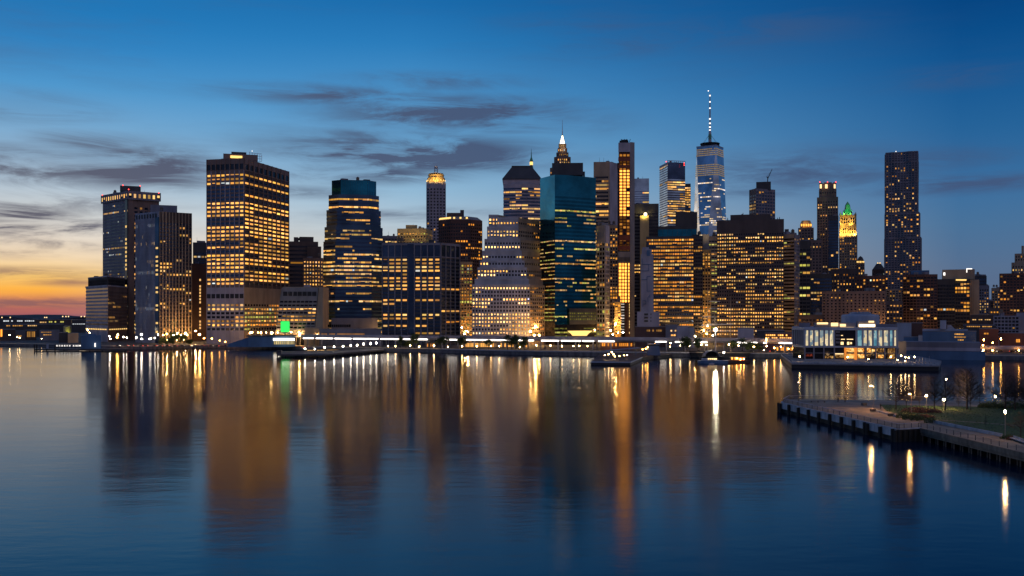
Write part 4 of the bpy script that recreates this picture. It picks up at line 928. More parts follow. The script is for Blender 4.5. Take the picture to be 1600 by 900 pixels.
shed('waterfront_depot', 'long low dark depot with a row of bluish white lights at the far shore', -20, 60, 499, 1900, 'dark', 60, [(5,54,500.6,502.4,'c',.8)])
shed('waterfront_depot', 'low dark building with two bright yellow window strips under the sunset hills', 56, 112, 499.5, 1700, 'dbrown', 60, [(62,73,502.6,504.4,'p',.7),(76,100,501.8,504,'g',1.1),(66,90,507.8,508.8,'p',.7)])
shed('waterfront_depot', 'low dark building with a thin row of white lights next to the annex', 112, 136, 500, 1600, 'dark', 40, [(113,133,505.7,506.8,'c',.7)])
shed('old_terminal', 'wide dark low terminal with two rows of tiny lights by the far water', 9, 100, 507, 1300, 'dark', 40, [(10,36,508,509.6,'w',.5),(43,58,508,509.6,'p',.7)])
shed('small_building', 'small block with a big yellow lit window at the far water', 40, 57, 516.5, 1120, 'dbrown', 16, [(42,48,518,526.5,'w',.22),(49,55,518,526.5,'w',.3)])
shed('small_building', 'low grey building with two rows of small lit windows at the far water', 62, 93, 516.5, 1100, 'lavd', 18, [(64,84,518.4,519.6,'w',.3),(64,84,522.4,523.8,'w',.5)])
shed('small_building', 'plain pale blank-walled box building near the landing pier', 106, 122.5, 521, 1010, 'tan', 16)
shed('small_building', 'dark low cabin building with flat roof beside the pale box building', 92, 106, 520, 1020, 'dark', 16)
shed('small_building', 'low dark building with an orange glowing doorway at the water edge', -20, 24, 515, 1100, 'dbrown', 20, [(-3,4,514.5,526,'o',1.6)])
shed('small_building', 'low dim building beside the block with the yellow window', 24, 40, 517.5, 1120, 'lavd', 16, [(26,34,524,526,'w',.35)])
t = Tower('round_tank', 'squat yellow-lit round building above the pale box at the far shore', 'building', pt(105.5, 1180)); t.D = 1180
mb = MB(); c = pt(105.5, 1180); mb.lathe(c, [(4.6, GZ), (4.6, zz(511,1180)), (4.9, zz(510.5,1180)), (3.5, zz(509,1180))], 20); t.part('wall', mb, 'gold'); flood(t, 105, 521, 1180, 1500, (.8,1,.15), .5, 9)
t.done()
# landing pier with hut
D = 850
t = thing('landing_pier', 'thin low dark landing pier on piles, reaching out toward the sunset', 'pier', (*pt(105, D), 0))
mb = MB(); mb.prism([pt(53,D), pt(200,D-4), pt(200,D+10), pt(53,D+10)], zz(547.5,D), zz(545,D)); mb.build('deck', 'dark', t)
for px in (54, 57.5, 73, 86, 100, 123, 140, 160, 180, 196):
    mb = MB(); p = pt(px, D-1.2); mb.tube((p.x,p.y,-2), (p.x,p.y,zz(538 if px in (54,57.5,86) else 545,D)), .45, .45, 6); mb.build('pile', 'wet', t)
mb = MB(); 
for px in range(75, 124, 6): p = pt(px, D+8); mb.tube((p.x,p.y,zz(545,D)), (p.x,p.y,zz(540,D)), .15, .15, 4)
a, b = pt(58,D+8), pt(124,D+8); mb.tube((a.x,a.y,zz(540.2,D)), (b.x,b.y,zz(540.2,D)), .16, .16, 4); mb.build('railing', 'dark', t)
t = Tower('pier_hut', 'blocky dark hut with a white lit door on the landing pier', 'hut', pt(144, D+2)); t.D = D
mb = MB(); mb.prism(front(127, 158, D+1, 9), zz(545,D), zz(524,D)); mb.prism(front(133, 150, D+3, 6), zz(524,D), zz(522.4,D)); t.part('wall', mb, 'blue'); 
mb = MB(); mb.prism([pt(147.6,D-.1), pt(149.6,D-.1), pt(149.6,D+.6), pt(147.6,D+.6)], zz(542,D), zz(536,D)); t.part('lit_door', mb, 'lwhite'); t.done()
shed('pier_shelter', 'small lit glass shelter on the landing pier', 72.5, 76, 537, D+3, 'bgrey', 3)
for px in (89, 93, 97, 101, 105, 109, 115, 119, 122, 125):
    b = MB(); p = pt(px, D+9); b.cbox(p, 1.0, .5, zz(541.6,D), zz(539.6,D)); o = b.build('bulkhead_light', 'lwhite'); o['label'] = 'white bulkhead light in a row along the landing pier'; o['category'] = 'light'; o['group'] = 'white lights along the landing pier'
# ------------------------------------------------------------------ elevated road
A, B = pt(470, 905), pt(1246, 745); dv = (B-A).normalized(); nv = Vector((dv.y, -dv.x)); Ln = (B-A).length
def va(u, off=0): return A+dv*u+nv*off
def vx(px):   # distance along the road at a bearing
    s = (px-800)/F; return (s*A.y-A.x)/(dv.x-s*dv.y)
t = thing('elevated_highway', 'long straight elevated road on slim columns with white tube lights under its deck', 'bridge', (*va(Ln/2), GZ))
mb = MB(); mb.obox(A, B, -16, 0, 10.9, 12.2); mb.build('deck', 'grey', t)
mb = MB(); mb.obox(A, B, 0.02, .5, 11.0, 13.4); mb.obox(A, B, -16.5, -16.02, 11.0, 13.3); mb.build('parapet', 'lav', t)
mb = MB(); mb.obox(A, B, -2.0, -.9, 9.7, 10.88); mb.obox(A, B, -15, -14, 9.7, 10.88); mb.build('girder', 'lavd', t)
i = 0; u = 6.0
while u < Ln-4:
    for off in (-2.6, -13.4):
        mb = MB(); p = va(u, off); mb.tube((p.x,p.y,GZ), (p.x,p.y,9.7), .55, .5, 8); mb.build('column', 'lavd', t)
    u += 15.5
for xa, xb in ((458,490),(494,520),(523,549),(552,591),(595,625),(627,668),(684,725),(729,800),(803,822),(826,834),(846,873),(877,907),(910,928),(935,960),(1024,1041),(1055,1070),(1084,1105),(1148,1183),(1193,1198),(1217,1240)):
    xa = max(xa, 474); mb = MB(); mb.obox(va(vx(xa)), va(vx(xb)), .05, .4, 9.55, 10.55); mb.build('tube_light', 'lstrip', t)
# road deck further along
D = 745
t = thing('road_viaduct', 'low amber-lit viaduct piece at the waterside beyond the long shed', 'bridge', (*pt(1570, D), GZ))
mb = MB(); mb.prism([pt(1530,D), pt(1720,D-6), pt(1720,D+10), pt(1530,D+10)], zz(545.5,D), zz(541,D)); mb.build('deck', 'lav', t)
for px in (1540, 1562, 1585, 1608): mb = MB(); p = pt(px, D+3); mb.tube((p.x,p.y,GZ-.4), (p.x,p.y,zz(545.5,D)), .5, .5, 8); mb.build('column', 'lavd', t)
mb = MB(); mb.prism([pt(1536,D+18), pt(1720,D+12), pt(1720,D+13), pt(1536,D+19)], GZ, zz(546,D)); mb.build('back_wall', 'tan', t)
# ------------------------------------------------------------------ terminal with the green lantern
D = 880
t = Tower('ferry_terminal', 'low blue ferry terminal with sloping roof ends at the water', 'building', pt(415, D)); t.D = D
q = front(388, 461, D, 26); mb = MB(); mb.prism(q, GZ, zz(525.5, D)); t.part('wall', mb, 'blue')
mb = MB(); a, b = pt(355, D), pt(388, D); mb.prism([a, b, b+Vector((0,20)), a+Vector((0,20))], GZ, GZ+2.0); 
mb.hexa([(a.x,a.y,GZ+2),(b.x,b.y,GZ+2),(b.x,b.y+20,GZ+2),(a.x,a.y+20,GZ+2),(a.x,a.y,GZ+2.4),(b.x,b.y,zz(527,D)),(b.x,b.y+20,zz(527,D)),(a.x,a.y+20,GZ+2.4)]); t.part('side_wing', mb, 'blue')
mb = MB(); mb.prism(front(386, 463, D-1, 29), zz(525.4,D), zz(524,D)); t.part('roof', mb, 'dark')
for xa, xb, k in ((406,420,'lpanel'),(427,460,'lstrip')):
    mb = MB(); a, b = pt(xa,D-.5), pt(xb,D-.5); mb.prism([a, b, b+Vector((0,.3)), a+Vector((0,.3))], zz(532,D), zz(529 if k == 'lpanel' else 528.6,D)); t.part('lit_window', mb, 'lwhite' if k == 'lpanel' else 'lstrip')
for i in range(11):
    p = pt(428+i*3, D-.4); p1 = pt(430.2+i*3, D-.4); kk = R.uniform(.3,.8); t.win.append(((p.x,p.y,zz(538,D)),(p1.x,p1.y,zz(538,D)),(p1.x,p1.y,zz(532.6,D)),(p.x,p.y,zz(532.6,D)),(kk,kk*.75,kk*.3)))
t.done()
t = thing('green_lantern', 'big glowing green drum lantern on a thin stem above the terminal roof', 'lantern', (*pt(445.5, D+6), zz(524,D)))
mb = MB(); c = pt(445.5, D+6); mb.lathe(c, [(3.3, zz(519,D)), (4.0, zz(517.5,D)), (4.0, zz(503,D)), (3.5, zz(502,D))], 20); mb.build('drum', 'lg', t)
mb = MB(); mb.lathe(c, [(.5, zz(525,D)), (.5, zz(519,D))], 8); mb.lathe(c, [(4.1, zz(502,D)), (4.1, zz(501.4,D))], 16); mb.build('stem', 'dark', t)
shed('low_building', 'low tan podium with an orange-lit end wall below the stepped glass tower', 476, 500, 512, 925, 'tan', 16)
shed('low_building', 'long low podium with two rows of dim reddish windows below the stepped glass tower', 499, 596, 514.5, 925, 'lavd', 16, [(502,570,521,524.5,'d',.5),(512,548,507,511,'d',.0)])
for i in range(6):
    pass
# ------------------------------------------------------------------ city low fill
q = []
for px, w, y, D in ((322,12,470,1300),(452,40,470,1420),(600,30,470,1400),(672,30,430,1500),(740,26,440,1350),(770,40,430,1420),(846,30,420,1500),(955,40,420,1450),(1000,40,430,1420),(1100,40,400,1420),(1115,20,420,1250),(1235,40,420,1500),(1270,40,440,1450),(1390,50,470,1300),(1462,40,470,1350),(1540,60,482,1400),(205,60,500,1250)):
    simple('city_block', 'low dark city block glimpsed in a gap between the towers', front(px-w/2, px+w/2, D, 30), y,
        sty(bw=4, fh=4.2, pw=1.5, sh=.45, wall=R.choice(('dbrown','tan','lavd','brown')), glass='gblack', lit=.35, rowc=.1, run=.4, tones='wa', top=2, gain=.8), D, group='low blocks in the gaps between towers', most=0)
# waterfront low buildings under the towers
shed('low_building', 'low red brick row with small lit windows beneath the mural wall', 992, 1040, 511, 880, 'dbrick', 14, [(1010,1034,515,518,'w',.25)])
shed('low_building', 'low grey row building with round-cornered windows and roof lamp by the red brick row', 1040, 1058, 508, 872, 'lavd', 14, [(1041,1057,515.5,518,'p',1.0),(1048,1056,522.5,525,'w',1.0)])
shed('low_building', 'plain lavender low building next to the pale blank gable', 1058, 1076, 510, 870, 'lav', 14)
shed('low_building', 'pale blank gable wall shining beside the amber office block', 1075, 1085, 512, 862, 'white', 12)
shed('low_building', 'big plain pinkish blank wall box below the curved dark block', 1152.5, 1178, 513, 855, 'lav', 20)
shed('low_building', 'low curved-roof dark building next to the blank pinkish box', 1182, 1226, 517, 850, 'dark', 20)
shed('low_building', 'low brick row with three pairs of bright windows before the market hall', 1195, 1242, 521, 812, 'brick', 12, [(1196,1240,522.5,525,'w',1.3),(1196,1240,527,530,'w',1.3)])
shed('market_row', 'low shopfront row glowing orange under the elevated road near the glass hall', 1208, 1246, 541, 790, 'tan', 8, [(1210,1244,542.5,549,'a',1.1)])
shed('market_row', 'low restaurant row glowing red-orange under the elevated road behind the ferry landing', 938, 990, 533, 800, 'brick', 8, [(940,988,536,541,'o',.9)])
shed('market_row', 'low glazed pavilion glowing yellow under the elevated road near the pale ziggurat', 725, 826, 534.5, 880, 'tan', 8, [(727,824,536,543,'w',.8)])
shed('market_row', 'low kiosk row with dim amber fronts under the elevated road beside the white-piered block', 664, 680, 535, 880, 'brown', 8, [(666,679,537,542,'a',.7)])
# ------------------------------------------------------------------ landing stage with lights (long ferry pier)
t = thing('ferry_pier', 'long dark ferry pier strung with white lamps, angled in front of the terminal', 'pier', (*pt(510, 800), 0))
P = [pt(433, EYE*F/(558.5-HZ)), pt(508, EYE*F/(558.5-HZ)), pt(600, EYE*F/(550.5-HZ)), pt(600, EYE*F/(547-HZ)), pt(500, EYE*F/(553-HZ)), pt(440, EYE*F/(553.5-HZ))]
mb = MB(); mb.prism(P, 1.2, 2.5); mb.build('deck', 'dark', t)
mb = MB(); 
for a, b in ((P[0],P[1]),(P[1],P[2])): mb.obox(a, b, .02, .35, 2.3, 2.7); mb.obox(a, b, .02, .1, 3.4, 3.5)
mb.build('railing', 'lavd', t)
mb = MB(); 
for a, b in ((P[0],P[1]),(P[1],P[2])):
    n = int((b-a).length/6)
    for i in range(n): p = a.lerp(b, i/n)+Vector((0,1)); mb.tube((p.x,p.y,-2), (p.x,p.y,1.3), .4, .4, 6)
mb.build('piles', 'wet', t)
mb = MB(); mb.cbox(pt(436.5, 728), 3.4, 4, 1, 5.2); mb.build('end_block', 'dark', t)
shed('ferry_canopy', 'long open canopy with a lit underside on the ferry pier', 470, 560, 544.2, 812, 'dark', 6, [(474,556,546.5,548.5,'p',.55)])
def lamp_mesh(h, arm=.0, mat='lw', head=.42, polem='dark', name='street_lamp', label='', cat='street lamp', group=None):
    t = thing(name, label, cat, (0,0,0), group)
    mb = MB(); mb.tube((0,0,0), (0,0,h-.2), .13, .08, 6); mb.build('pole', polem, t)
    if arm: mb = MB(); mb.tube((0,0,h-.25), (arm,0,h), .07, .06, 5); mb.build('arm', polem, t)
    mb = MB(); mb.ball((arm, 0, h), head, 7, 5); mb.build('lamp_head', mat, t)
    return t
GL = 'street lamps along the far waterfront'
protos = {}
def lamps(lst, h, mat, label, group, head=.42, z=GZ, D=None, arm=0, name='street_lamp', polem='dark'):
    first = None
    for px, py in lst:
        d = D or (EYE-z-h)*F/(py-HZ); p = pt(px, d); zz_ = z
        if D: zz_ = z; 
        if first is None:
            first = lamp_mesh(zz(py, d)-z if D else h, arm, mat, head, polem, name, label, 'street lamp', group); first.location = (p.x, p.y, z)
        else:
            c = copy_thing(first, (p.x, p.y, z), R.uniform(0, 6)); k_ = R.uniform(.6, 1.15)
            if D: c.scale = (k_, k_, max(.3, (zz(py, d)-z)/(first['h'])))
        if D and 'h' not in first: first['h'] = zz(py, d)-z
lamps([(171,525.5),(172.5,529.5),(193,526.5),(198,527.5),(213,527.5),(236,529),(242,528),(247,523)], 8, 'lc', 'white street lamp on the waterfront road below the slab tower and its annex', 'white lamps below the slab tower', .5, D=905)
lamps([(183,527),(184,523)], 8, 'la', 'orange lamp shining over the waterfront before the annex', 'orange lamps before the annex', .7, D=890)
lamps([(221,522.5),(221.5,529.5),(234,529.5)], 10, 'lc', 'bright white floodlight mast below the finned tower', 'bright floodlights below the finned tower', .65, D=900)
lamps([(255,523.5),(271,523.5),(282.5,523.5),(292.5,523.5),(262,531),(276,531.5),(287,531)], 8, 'lw', 'warm street lamp among trees below the brown finned face', 'warm lamps among the finned tower trees', .48, D=905)
lamps([(311,522.5),(319,528.5),(331,529),(343,532),(352,534)], 8, 'la', 'amber street lamp below the narrow red slab', 'amber lamps below the red slab', .6, D=905)
lamps([(394,519.5),(403,519.5),(416,519.5),(424,519.5),(434,519.5),(455,519),(467,519),(496,523)], 8, 'lw', 'small warm lamp along the terrace behind the ferry terminal', 'warm lamps behind the ferry terminal', .5, D=925, z=GZ)
lamps([(476.5,545),(492,545.5),(507,543),(522,542),(536,541),(548,540),(558,539.3),(568,537.5),(579,537),(588,536)], 6, 'lc', 'white lamp standing in the row along the ferry pier', 'white lamps along the ferry pier', .5, z=2.5, h_=None) if False else None
for i, (px, py) in enumerate([(476.5,545),(492,545.5),(507,543),(522,542),(536,541),(548,540),(558,539.3),(568,537.5),(579,537),(588,536)]):
    d = 745+i*9.5; p = pt(px, d)
    if i == 0: PL = lamp_mesh(zz(py,d)-2.5, 0, 'lc', .5, 'dark', 'pier_lamp', 'white lamp standing in the row along the ferry pier', 'street lamp', 'white lamps along the ferry pier'); PL.location = (p.x,p.y,2.5); h0 = zz(py,d)-2.5
    else: c = copy_thing(PL, (p.x,p.y,2.5)); c.scale = (1,1,max(.4,(zz(py,d)-2.5)/h0))
lamps([(606,541),(618,541),(641,540),(655,541.5),(678,540),(700,541.5)], 7, 'lw', 'warm promenade lamp before the white-piered block', 'warm promenade lamps before the white-piered block', .42, D=840)
lamps([(722,541),(745,541),(767,541),(780,541),(812,542),(838,539.5)], 7, 'lw', 'warm promenade lamp in front of the pale ziggurat', 'warm promenade lamps before the ziggurat', .45, D=815)
lamps([(860,540),(878,541),(896,541),(905,540.5),(918,541)], 7, 'lw', 'warm promenade lamp in front of the teal glass tower', 'warm promenade lamps before the teal tower', .42, D=800)
lamps([(1048,536),(1047,541.5),(1063,540),(1078,540.5),(1096,538.5),(1104,539)], 7, 'lw', 'warm lamp on the quay between the ferry landing and the tall ship', 'warm lamps between ferry landing and tall ship', .5, D=765)
lamps([(1139,538),(1154,540),(1178,542),(1193.5,547.5),(1198,541)], 7, 'lw', 'warm lamp on the quay behind the orange boat', 'warm lamps behind the orange boat', .5, D=745)
lamps([(1210,543.5),(1220,542),(1197.5,531),(1232,545)], 7, 'la', 'amber lamp before the shopfront row near the glass hall', 'amber lamps before the shopfront row', .5, D=745)
lamps([(1551,547.5),(1592,547.5),(1536.5,547)], 6, 'la', 'amber lamp hanging beneath the low viaduct piece', 'amber lamps beneath the low viaduct', .55, D=741, z=GZ)
lamps([(1536,539.5),(1551,535.5),(1564,529.5),(1537,531),(1521,547)], 8, 'la', 'amber street lamp by the brick walls above the low viaduct', 'amber lamps above the low viaduct', .5, D=765)
lamps([(15,523.5),(27,527),(31,527.5),(65,529),(137,515.5),(140,520)], 7, 'lw', 'lone warm lamp among the low sheds under the sunset', 'warm lamps among the low sheds', .5, D=1000)
# strong warm street lighting deep between the towers (real lamp standards in the side streets)
for i, (px, D, z, e) in enumerate(((311,1000,9,6),(455,945,9,9),(600,960,9,5),(726,985,10,14),(727,1030,12,12),(835,925,10,14),(842,915,10,12),(957,965,10,12),(966,985,11,10),(1104,985,10,12),(1115,915,10,10),(1252,890,9,5),(1375,930,10,7),(1390,1380,14,9),(1405,1010,9,4),(1548,990,10,6),(392,930,12,9),(408,930,12,9),(424,925,12,8),(446,900,9,5),(468,930,10,6),(480,925,9,5),(830,905,14,9),(838,940,18,12),(722,1000,16,12),(732,985,12,9),(955,950,14,9),(962,1000,20,12),(972,960,12,8),(1101,950,14,9),(1107,990,18,10),(1060,935,10,8),(1085,920,9,6),(262,985,10,6),(275,990,10,6),(290,1000,10,6),(306,1050,12,8),(1372,945,12,8),(1440,1010,9,5),(1500,1080,10,7),(1232,920,9,6))):
    p = pt(px, D)
    if i == 0: SL = lamp_mesh(z, .8, 'lstreet', .42, 'dark', 'street_lamp', 'tall warm street lamp in a side street between towers', 'street lamp', 'street lamps in the side streets'); SL.location = (p.x,p.y,GZ)
    else: c = copy_thing(SL, (p.x,p.y,GZ), R.uniform(0,6)); c.scale = (1,1,z/9)
# ------------------------------------------------------------------ ferry landing with boat
t = thing('ferry_landing', 'black floating ferry landing with small lit tables near the concrete flank', 'pier', (*pt(965, 660), 0))
P = [pt(923, EYE*F/(570.5-HZ)), pt(985, EYE*F/(571-HZ)), pt(1003, EYE*F/(563-HZ)), pt(1050, EYE*F/(558-HZ)), pt(1046, EYE*F/(555-HZ)), pt(935, EYE*F/(560-HZ))]
mb = MB(); mb.prism(P, -.5, 2.2); mb.build('deck', 'black', t)
mb = MB(); mb.obox(P[0], P[1], .02, .4, 1.6, 2.4); mb.obox(P[1], P[2], .02, .4, 1.6, 2.4); mb.build('fender', 'bgrey', t)
mb = MB()
for i in range(24):
    u = i/23; p = P[0].lerp(P[1], u); mb.tube((p.x,p.y+.5,2.2), (p.x,p.y+.5,3.4), .06, .06, 4)
mb.tube((P[0].x,P[0].y+.5,3.4), (P[1].x,P[1].y+.5,3.4), .06, .06, 4); mb.build('railing', 'lavd', t)
mb = MB(); a, b = pt(948, 672), pt(1000, 690); mb.hexa([(a.x,a.y,6.5),(b.x,b.y,8),(b.x,b.y+14,8),(a.x,a.y+14,6.5),(a.x,a.y,6.8),(b.x,b.y,8.4),(b.x,b.y+14,8.4),(a.x,a.y+14,6.8)])
for u in (.1,.5,.9): p = a.lerp(b, u); mb.tube((p.x,p.y+5,2.2), (p.x,p.y+5,6.5+u*1.5), .2, .2, 5)
mb.build('roof', 'blue', t)
for i, (px, py) in enumerate([(951,553.5),(956,550),(968,556.5),(975,555.5),(945,555),(961,557),(980,555),(958.5,553.5)]):
    d = 640+i; p = pt(px, d); h = max(1.0, zz(py,d)-2.2)
    if i == 0: TL = lamp_mesh(h, 0, 'lw', .3, 'dark', 'deck_lamp', 'small warm deck lamp on the black ferry landing', 'lamp', 'deck lamps on the ferry landing'); TL.location = (p.x,p.y,2.2); h0 = h
    else: c = copy_thing(TL, (p.x,p.y,2.2)); c.scale = (1,1,h/h0)
for i, (px, py) in enumerate([(1004,546),(1009,545),(1012,542.5),(1016,540),(1020,538.5),(1023,537.5)]):
    d = 690+i*4; p = pt(px, d); h = zz(py,d)-2.2
    if i == 0: GL_ = lamp_mesh(h, 0, 'la', .35, 'dark', 'gangway_lamp', 'small amber lamp along the gangway beside the moored ferry', 'lamp', 'amber lamps along the gangway'); GL_.location = (p.x,p.y,2.2); h0 = h
    else: c = copy_thing(GL_, (p.x,p.y,2.2)); c.scale = (1,1,h/h0)
def hull(mb, c, L, W, z0, z1, a, bow=.25, flare=1.15):
    ca, sa = math.cos(a), math.sin(a); pl = []
    for (x, y) in ((-.5,-.42),(-.5,.42),(.5-bow,.5),(.5-bow*.4,.3),(.5,0),(.5-bow*.4,-.3),(.5-bow,-.5)): pl.append((x*L, y*W))
    pl = pl[::-1]
    def tr(p, f): return Vector((c[0]+(p[0]*f*ca-p[1]*f*sa), c[1]+(p[0]*f*sa+p[1]*f*ca)))
    mb.prism([tr(p, 1/flare) for p in pl], z0, z1, [tr(p, 1) for p in pl])
# moored ferry
D = 700
t = thing('ferry_boat', 'dark blue moored ferry with a big sloping stern cabin at the landing', 'boat', (*pt(1020, D), 0))
c = pt(1020, D+6); mb = MB(); hull(mb, c, 22, 9, -.4, 2.6, math.radians(80)); mb.build('hull', 'dark', t)
mb = MB(); b_ = front(1010, 1032, D-2, 12); mb.prism(b_, 2.6, zz(538,D), [Vector((p.x, p.y+1.5)) for p in front(1013, 1030, D-1, 9)]); mb.build('cabin', 'gnavy', t)
mb = MB(); mb.prism(front(1012, 1031, D-1.5, 11), zz(538,D), zz(537,D)); mb.build('roof', 'bgrey', t)
mb = MB(); e = pt(1027, D); mb.tube((e.x,e.y,zz(537,D)), (e.x,e.y,zz(530,D)), .15, .1, 5); mb.build('mast', 'steel', t)
# orange-lit boat
D = 640
t = thing('lit_boat', 'low boat draped in orange lights beside the dark barge', 'boat', (*pt(1155, D), 0))
c = pt(1152, D+3); mb = MB(); hull(mb, c, 19, 7, -.4, 1.7, math.radians(4)); mb.build('hull', 'dbrick', t)
mb = MB(); mb.prism(front(1142, 1163, D+1, 4), 1.7, zz(559,D)); mb.build('cabin', 'brick', t)
mb = MB(); mb.prism(front(1140, 1166, D+.6, 5), zz(559,D), zz(558.3,D)); mb.build('roof', 'tan', t)
for px in (1144, 1149, 1153, 1157, 1161):
    mb = MB(); p = pt(px, D+.8); mb.cbox(p, 1.1, .2, 2.2, 3.7); mb.build('window', 'lamb', t)
mb = MB(); e = pt(1168, D+2); mb.tube((e.x,e.y,1.7), (e.x,e.y,zz(556,D)), .1, .08, 5); mb.build('mast', 'dark', t)
lm = MB(); lm.ball((pt(1157,D).x, D-.2, zz(561.5,D)), .4, 6, 4); lm.ball((pt(1162,D).x, D-.2, zz(561,D)), .35, 6, 4); lm.ball((pt(1151,D).x, D-.2, zz(560,D)), .35, 6, 4); lm.build('deck_lights', 'la', t)
D = 632
t = thing('work_barge', 'flat dark blue barge with a small white launch tied alongside', 'boat', (*pt(1112, D), 0))
c = pt(1113, D+3); mb = MB(); hull(mb, c, 20, 8, -.4, 1.8, PI+.03, .18, 1.06); mb.build('hull', 'blue', t)
mb = MB(); mb.prism(front(1096, 1106, D+2, 4), 1.8, zz(560.5,D)); mb.build('deckhouse', 'bgrey', t)
for i in range(5): mb = MB(); p = pt(1107+i*3, D+4); mb.cbox(p, .9, .5, 2.4, 3.3); mb.build('window', 'lsign', t)
t = thing('small_launch', 'tiny white launch lying against the dark blue barge', 'boat', (*pt(1112, 618), 0))
mb = MB(); hull(mb, pt(1112, 619), 3.6, 1.6, -.1, .7, .05); mb.build('hull', 'white', t); mb = MB(); mb.cbox(pt(1112.5, 619), 1.0, .8, .7, 1.1); mb.build('cuddy', 'bgrey', t)
D = 690
t = thing('arched_shelter', 'dark arched canopy shelter on the quay behind the barge', 'shelter', (*pt(1113, D), 2))
mb = MB(); ax, bx = pt(1101, D).x, pt(1125, D).x; N = 10
for i in range(N):
    a1, a2 = PI*i/N, PI*(i+1)/N; cx, r = (ax+bx)/2, (bx-ax)/2; pz = lambda a, k: 2.2+math.sin(a)*k
    x1, x2 = cx-math.cos(a1)*r, cx-math.cos(a2)*r; y1, y2 = cx-math.cos(a1)*(r-.6), cx-math.cos(a2)*(r-.6)
    mb.hexa([(x1,D,pz(a1,4.3)),(y1,D,pz(a1,3.7)),(y1,D+8,pz(a1,3.7)),(x1,D+8,pz(a1,4.3)),(x2,D,pz(a2,4.3)),(y2,D,pz(a2,3.7)),(y2,D+8,pz(a2,3.7)),(x2,D+8,pz(a2,4.3))])
mb.build('arch', 'lavd', t); mb = MB(); mb.box(ax+.6, bx-.6, D+6, D+6.4, 1.0, 5.4); mb.build('back_panel', 'black', t); mb = MB(); mb.box(ax-2, bx+2, D-3, D+10, -2, 2.2); mb.build('base', 'wet', t)
# tall ship
D = 720
t = thing('tall_ship', 'black-hulled sailing ship with three masts and pale crossed yards', 'ship', (*pt(1120, D), 0))
c = pt(1124, D+6); mb = MB(); hull(mb, c, 46, 10, -.5, 4.6, math.radians(172), .3, 1.1); mb.build('hull', 'black', t)
mb = MB(); hull(mb, c, 46.2, 10.2, 3.4, 3.9, math.radians(172), .3, 1.0); mb.build('hull_stripe', 'tan', t)
for px, yt in ((1106, 430), (1117, 448), (1141, 462)):
    p = pt(px, D+6); mk = MB(); mk.tube((p.x,p.y,3), (p.x,p.y,zz(yt,D)), .28, .1, 6); ma = mk.build('mast', 'tan', t)
    for y, hw in (((471,9),(482,8.5)) if px == 1117 else ((506.7,20),(517.3,22)) if px == 1141 else ((495,9),(508,10))):
        xx = {1117: 1116.5, 1141: 1126, 1106: 1106}[px]; a, b = pt(xx-hw, D+5), pt(xx+hw, D+5); yd = MB(); yd.tube((a.x,a.y,zz(y,D)), (b.x,b.y,zz(y,D)), .22, .22, 6); yd.build('yard', 'steel', ma)
rg = MB()
for px, yt in ((1106,440),(1117,455),(1141,465)):
    p = pt(px, D+6)
    for e in (-13, -8, 8, 13): q_ = pt(px+e, D+6); rg.tube((q_.x,q_.y,4.4), (p.x,p.y,zz(yt,D)), .05, .04, 3)
rg.build('rigging', 'dark', t)
t = thing('floodlight_mast', 'tall white mast with a dazzling white floodlight beside the tall ship', 'lamp', (*pt(1118, 700), 2))
D = 700; p = pt(1118, D); mb = MB(); mb.tube((p.x,p.y,1), (p.x,p.y,zz(518,D)), .45, .35, 8); mb.build('pole', 'white', t); mb = MB(); mb.ball((p.x,p.y,zz(515.5,D)), 1.15, 10, 7); mb.build('lamp_head', 'lbig', t)
mb = MB(); p = pt(1131, 690); mb.tube((p.x,p.y,2), (p.x,p.y,zz(552,690)), .12, .1, 5); mb2 = MB(); mb2.ball((p.x,p.y,zz(551,690)), .6, 7, 5)
t = thing('quay_lamp', 'bright white lamp beside the arched shelter', 'lamp', (p.x,p.y,2)); mb.build('pole', 'dark', t); mb2.build('lamp_head', 'lc', t)
# ------------------------------------------------------------------ glass market hall on its platform
t = thing('market_platform', 'dark pier platform with pale edge carrying the glass market hall', 'pier', (*pt(1340, 600), 0))
PF = [pt(1237.5, 575), pt(1330, 566), pt(1468, 548), pt(1471, 596), pt(1420, 690), pt(1221, 690)]
mb = MB(); mb.prism(PF, 2.2, 3.5); mb.build('deck', 'grey', t)
mb = MB(); mb.prism([p+Vector((0,1.0)) for p in PF], -3, 2.2); mb.build('understructure', 'black', t)
mb = MB()
for a, b in ((PF[5],PF[0]),(PF[0],PF[1]),(PF[1],PF[2])): mb.obox(a, b, .02, .3, 2.9, 3.7); mb.obox(a, b, -.6, -.5, 4.4, 4.5)
mb.build('edge_rail', 'pconc', t)
mb = MB()
for a, b in ((PF[0],PF[1]),(PF[1],PF[2]),(PF[5],PF[0])):
    n = int((b-a).length/2.5)
    for i in range(n): p = a.lerp(b, i/n)+Vector((0,.5)); mb.tube((p.x,p.y,3.5), (p.x,p.y,4.5), .05, .05, 4)
mb.build('rail_posts', 'dark', t)
D = 612
t = Tower('market_hall', 'two-storey waterside hall with tall lit glass panels over glowing shopfronts', 'building', pt(1330, D)); t.D = D
fa, fb = pt(1257, D), pt(1401.5, D-4); dirv = (fb-fa).normalized(); nv2 = Vector((dirv.y,-dirv.x)); FL = (fb-fa).length
def hx(px): s = (px-800)/F; return fa+dirv*((s*fa.y-fa.x)/(dirv.x-s*dirv.y))
bk = Vector((14, 52)); z0, zm, zt = 3.5, zz(541,D), zz(513.5,D); sl_ = pt(1239, D+26)
mb = MB(); mb.prism([fa+Vector((0,.6)), fb+Vector((0,.6)), fb+bk, sl_+bk*.5, sl_], z0, zt-.5); t.part('core', mb, 'gblack')
mb = MB(); mb.obox(fa, fb, -.5, 1.0, zz(515.8,D), zt); mb.obox(fa, fb, -.5, .9, zz(543,D), zz(540.4,D)); mb.obox(fa, fb, -.4, .7, z0, z0+.4)
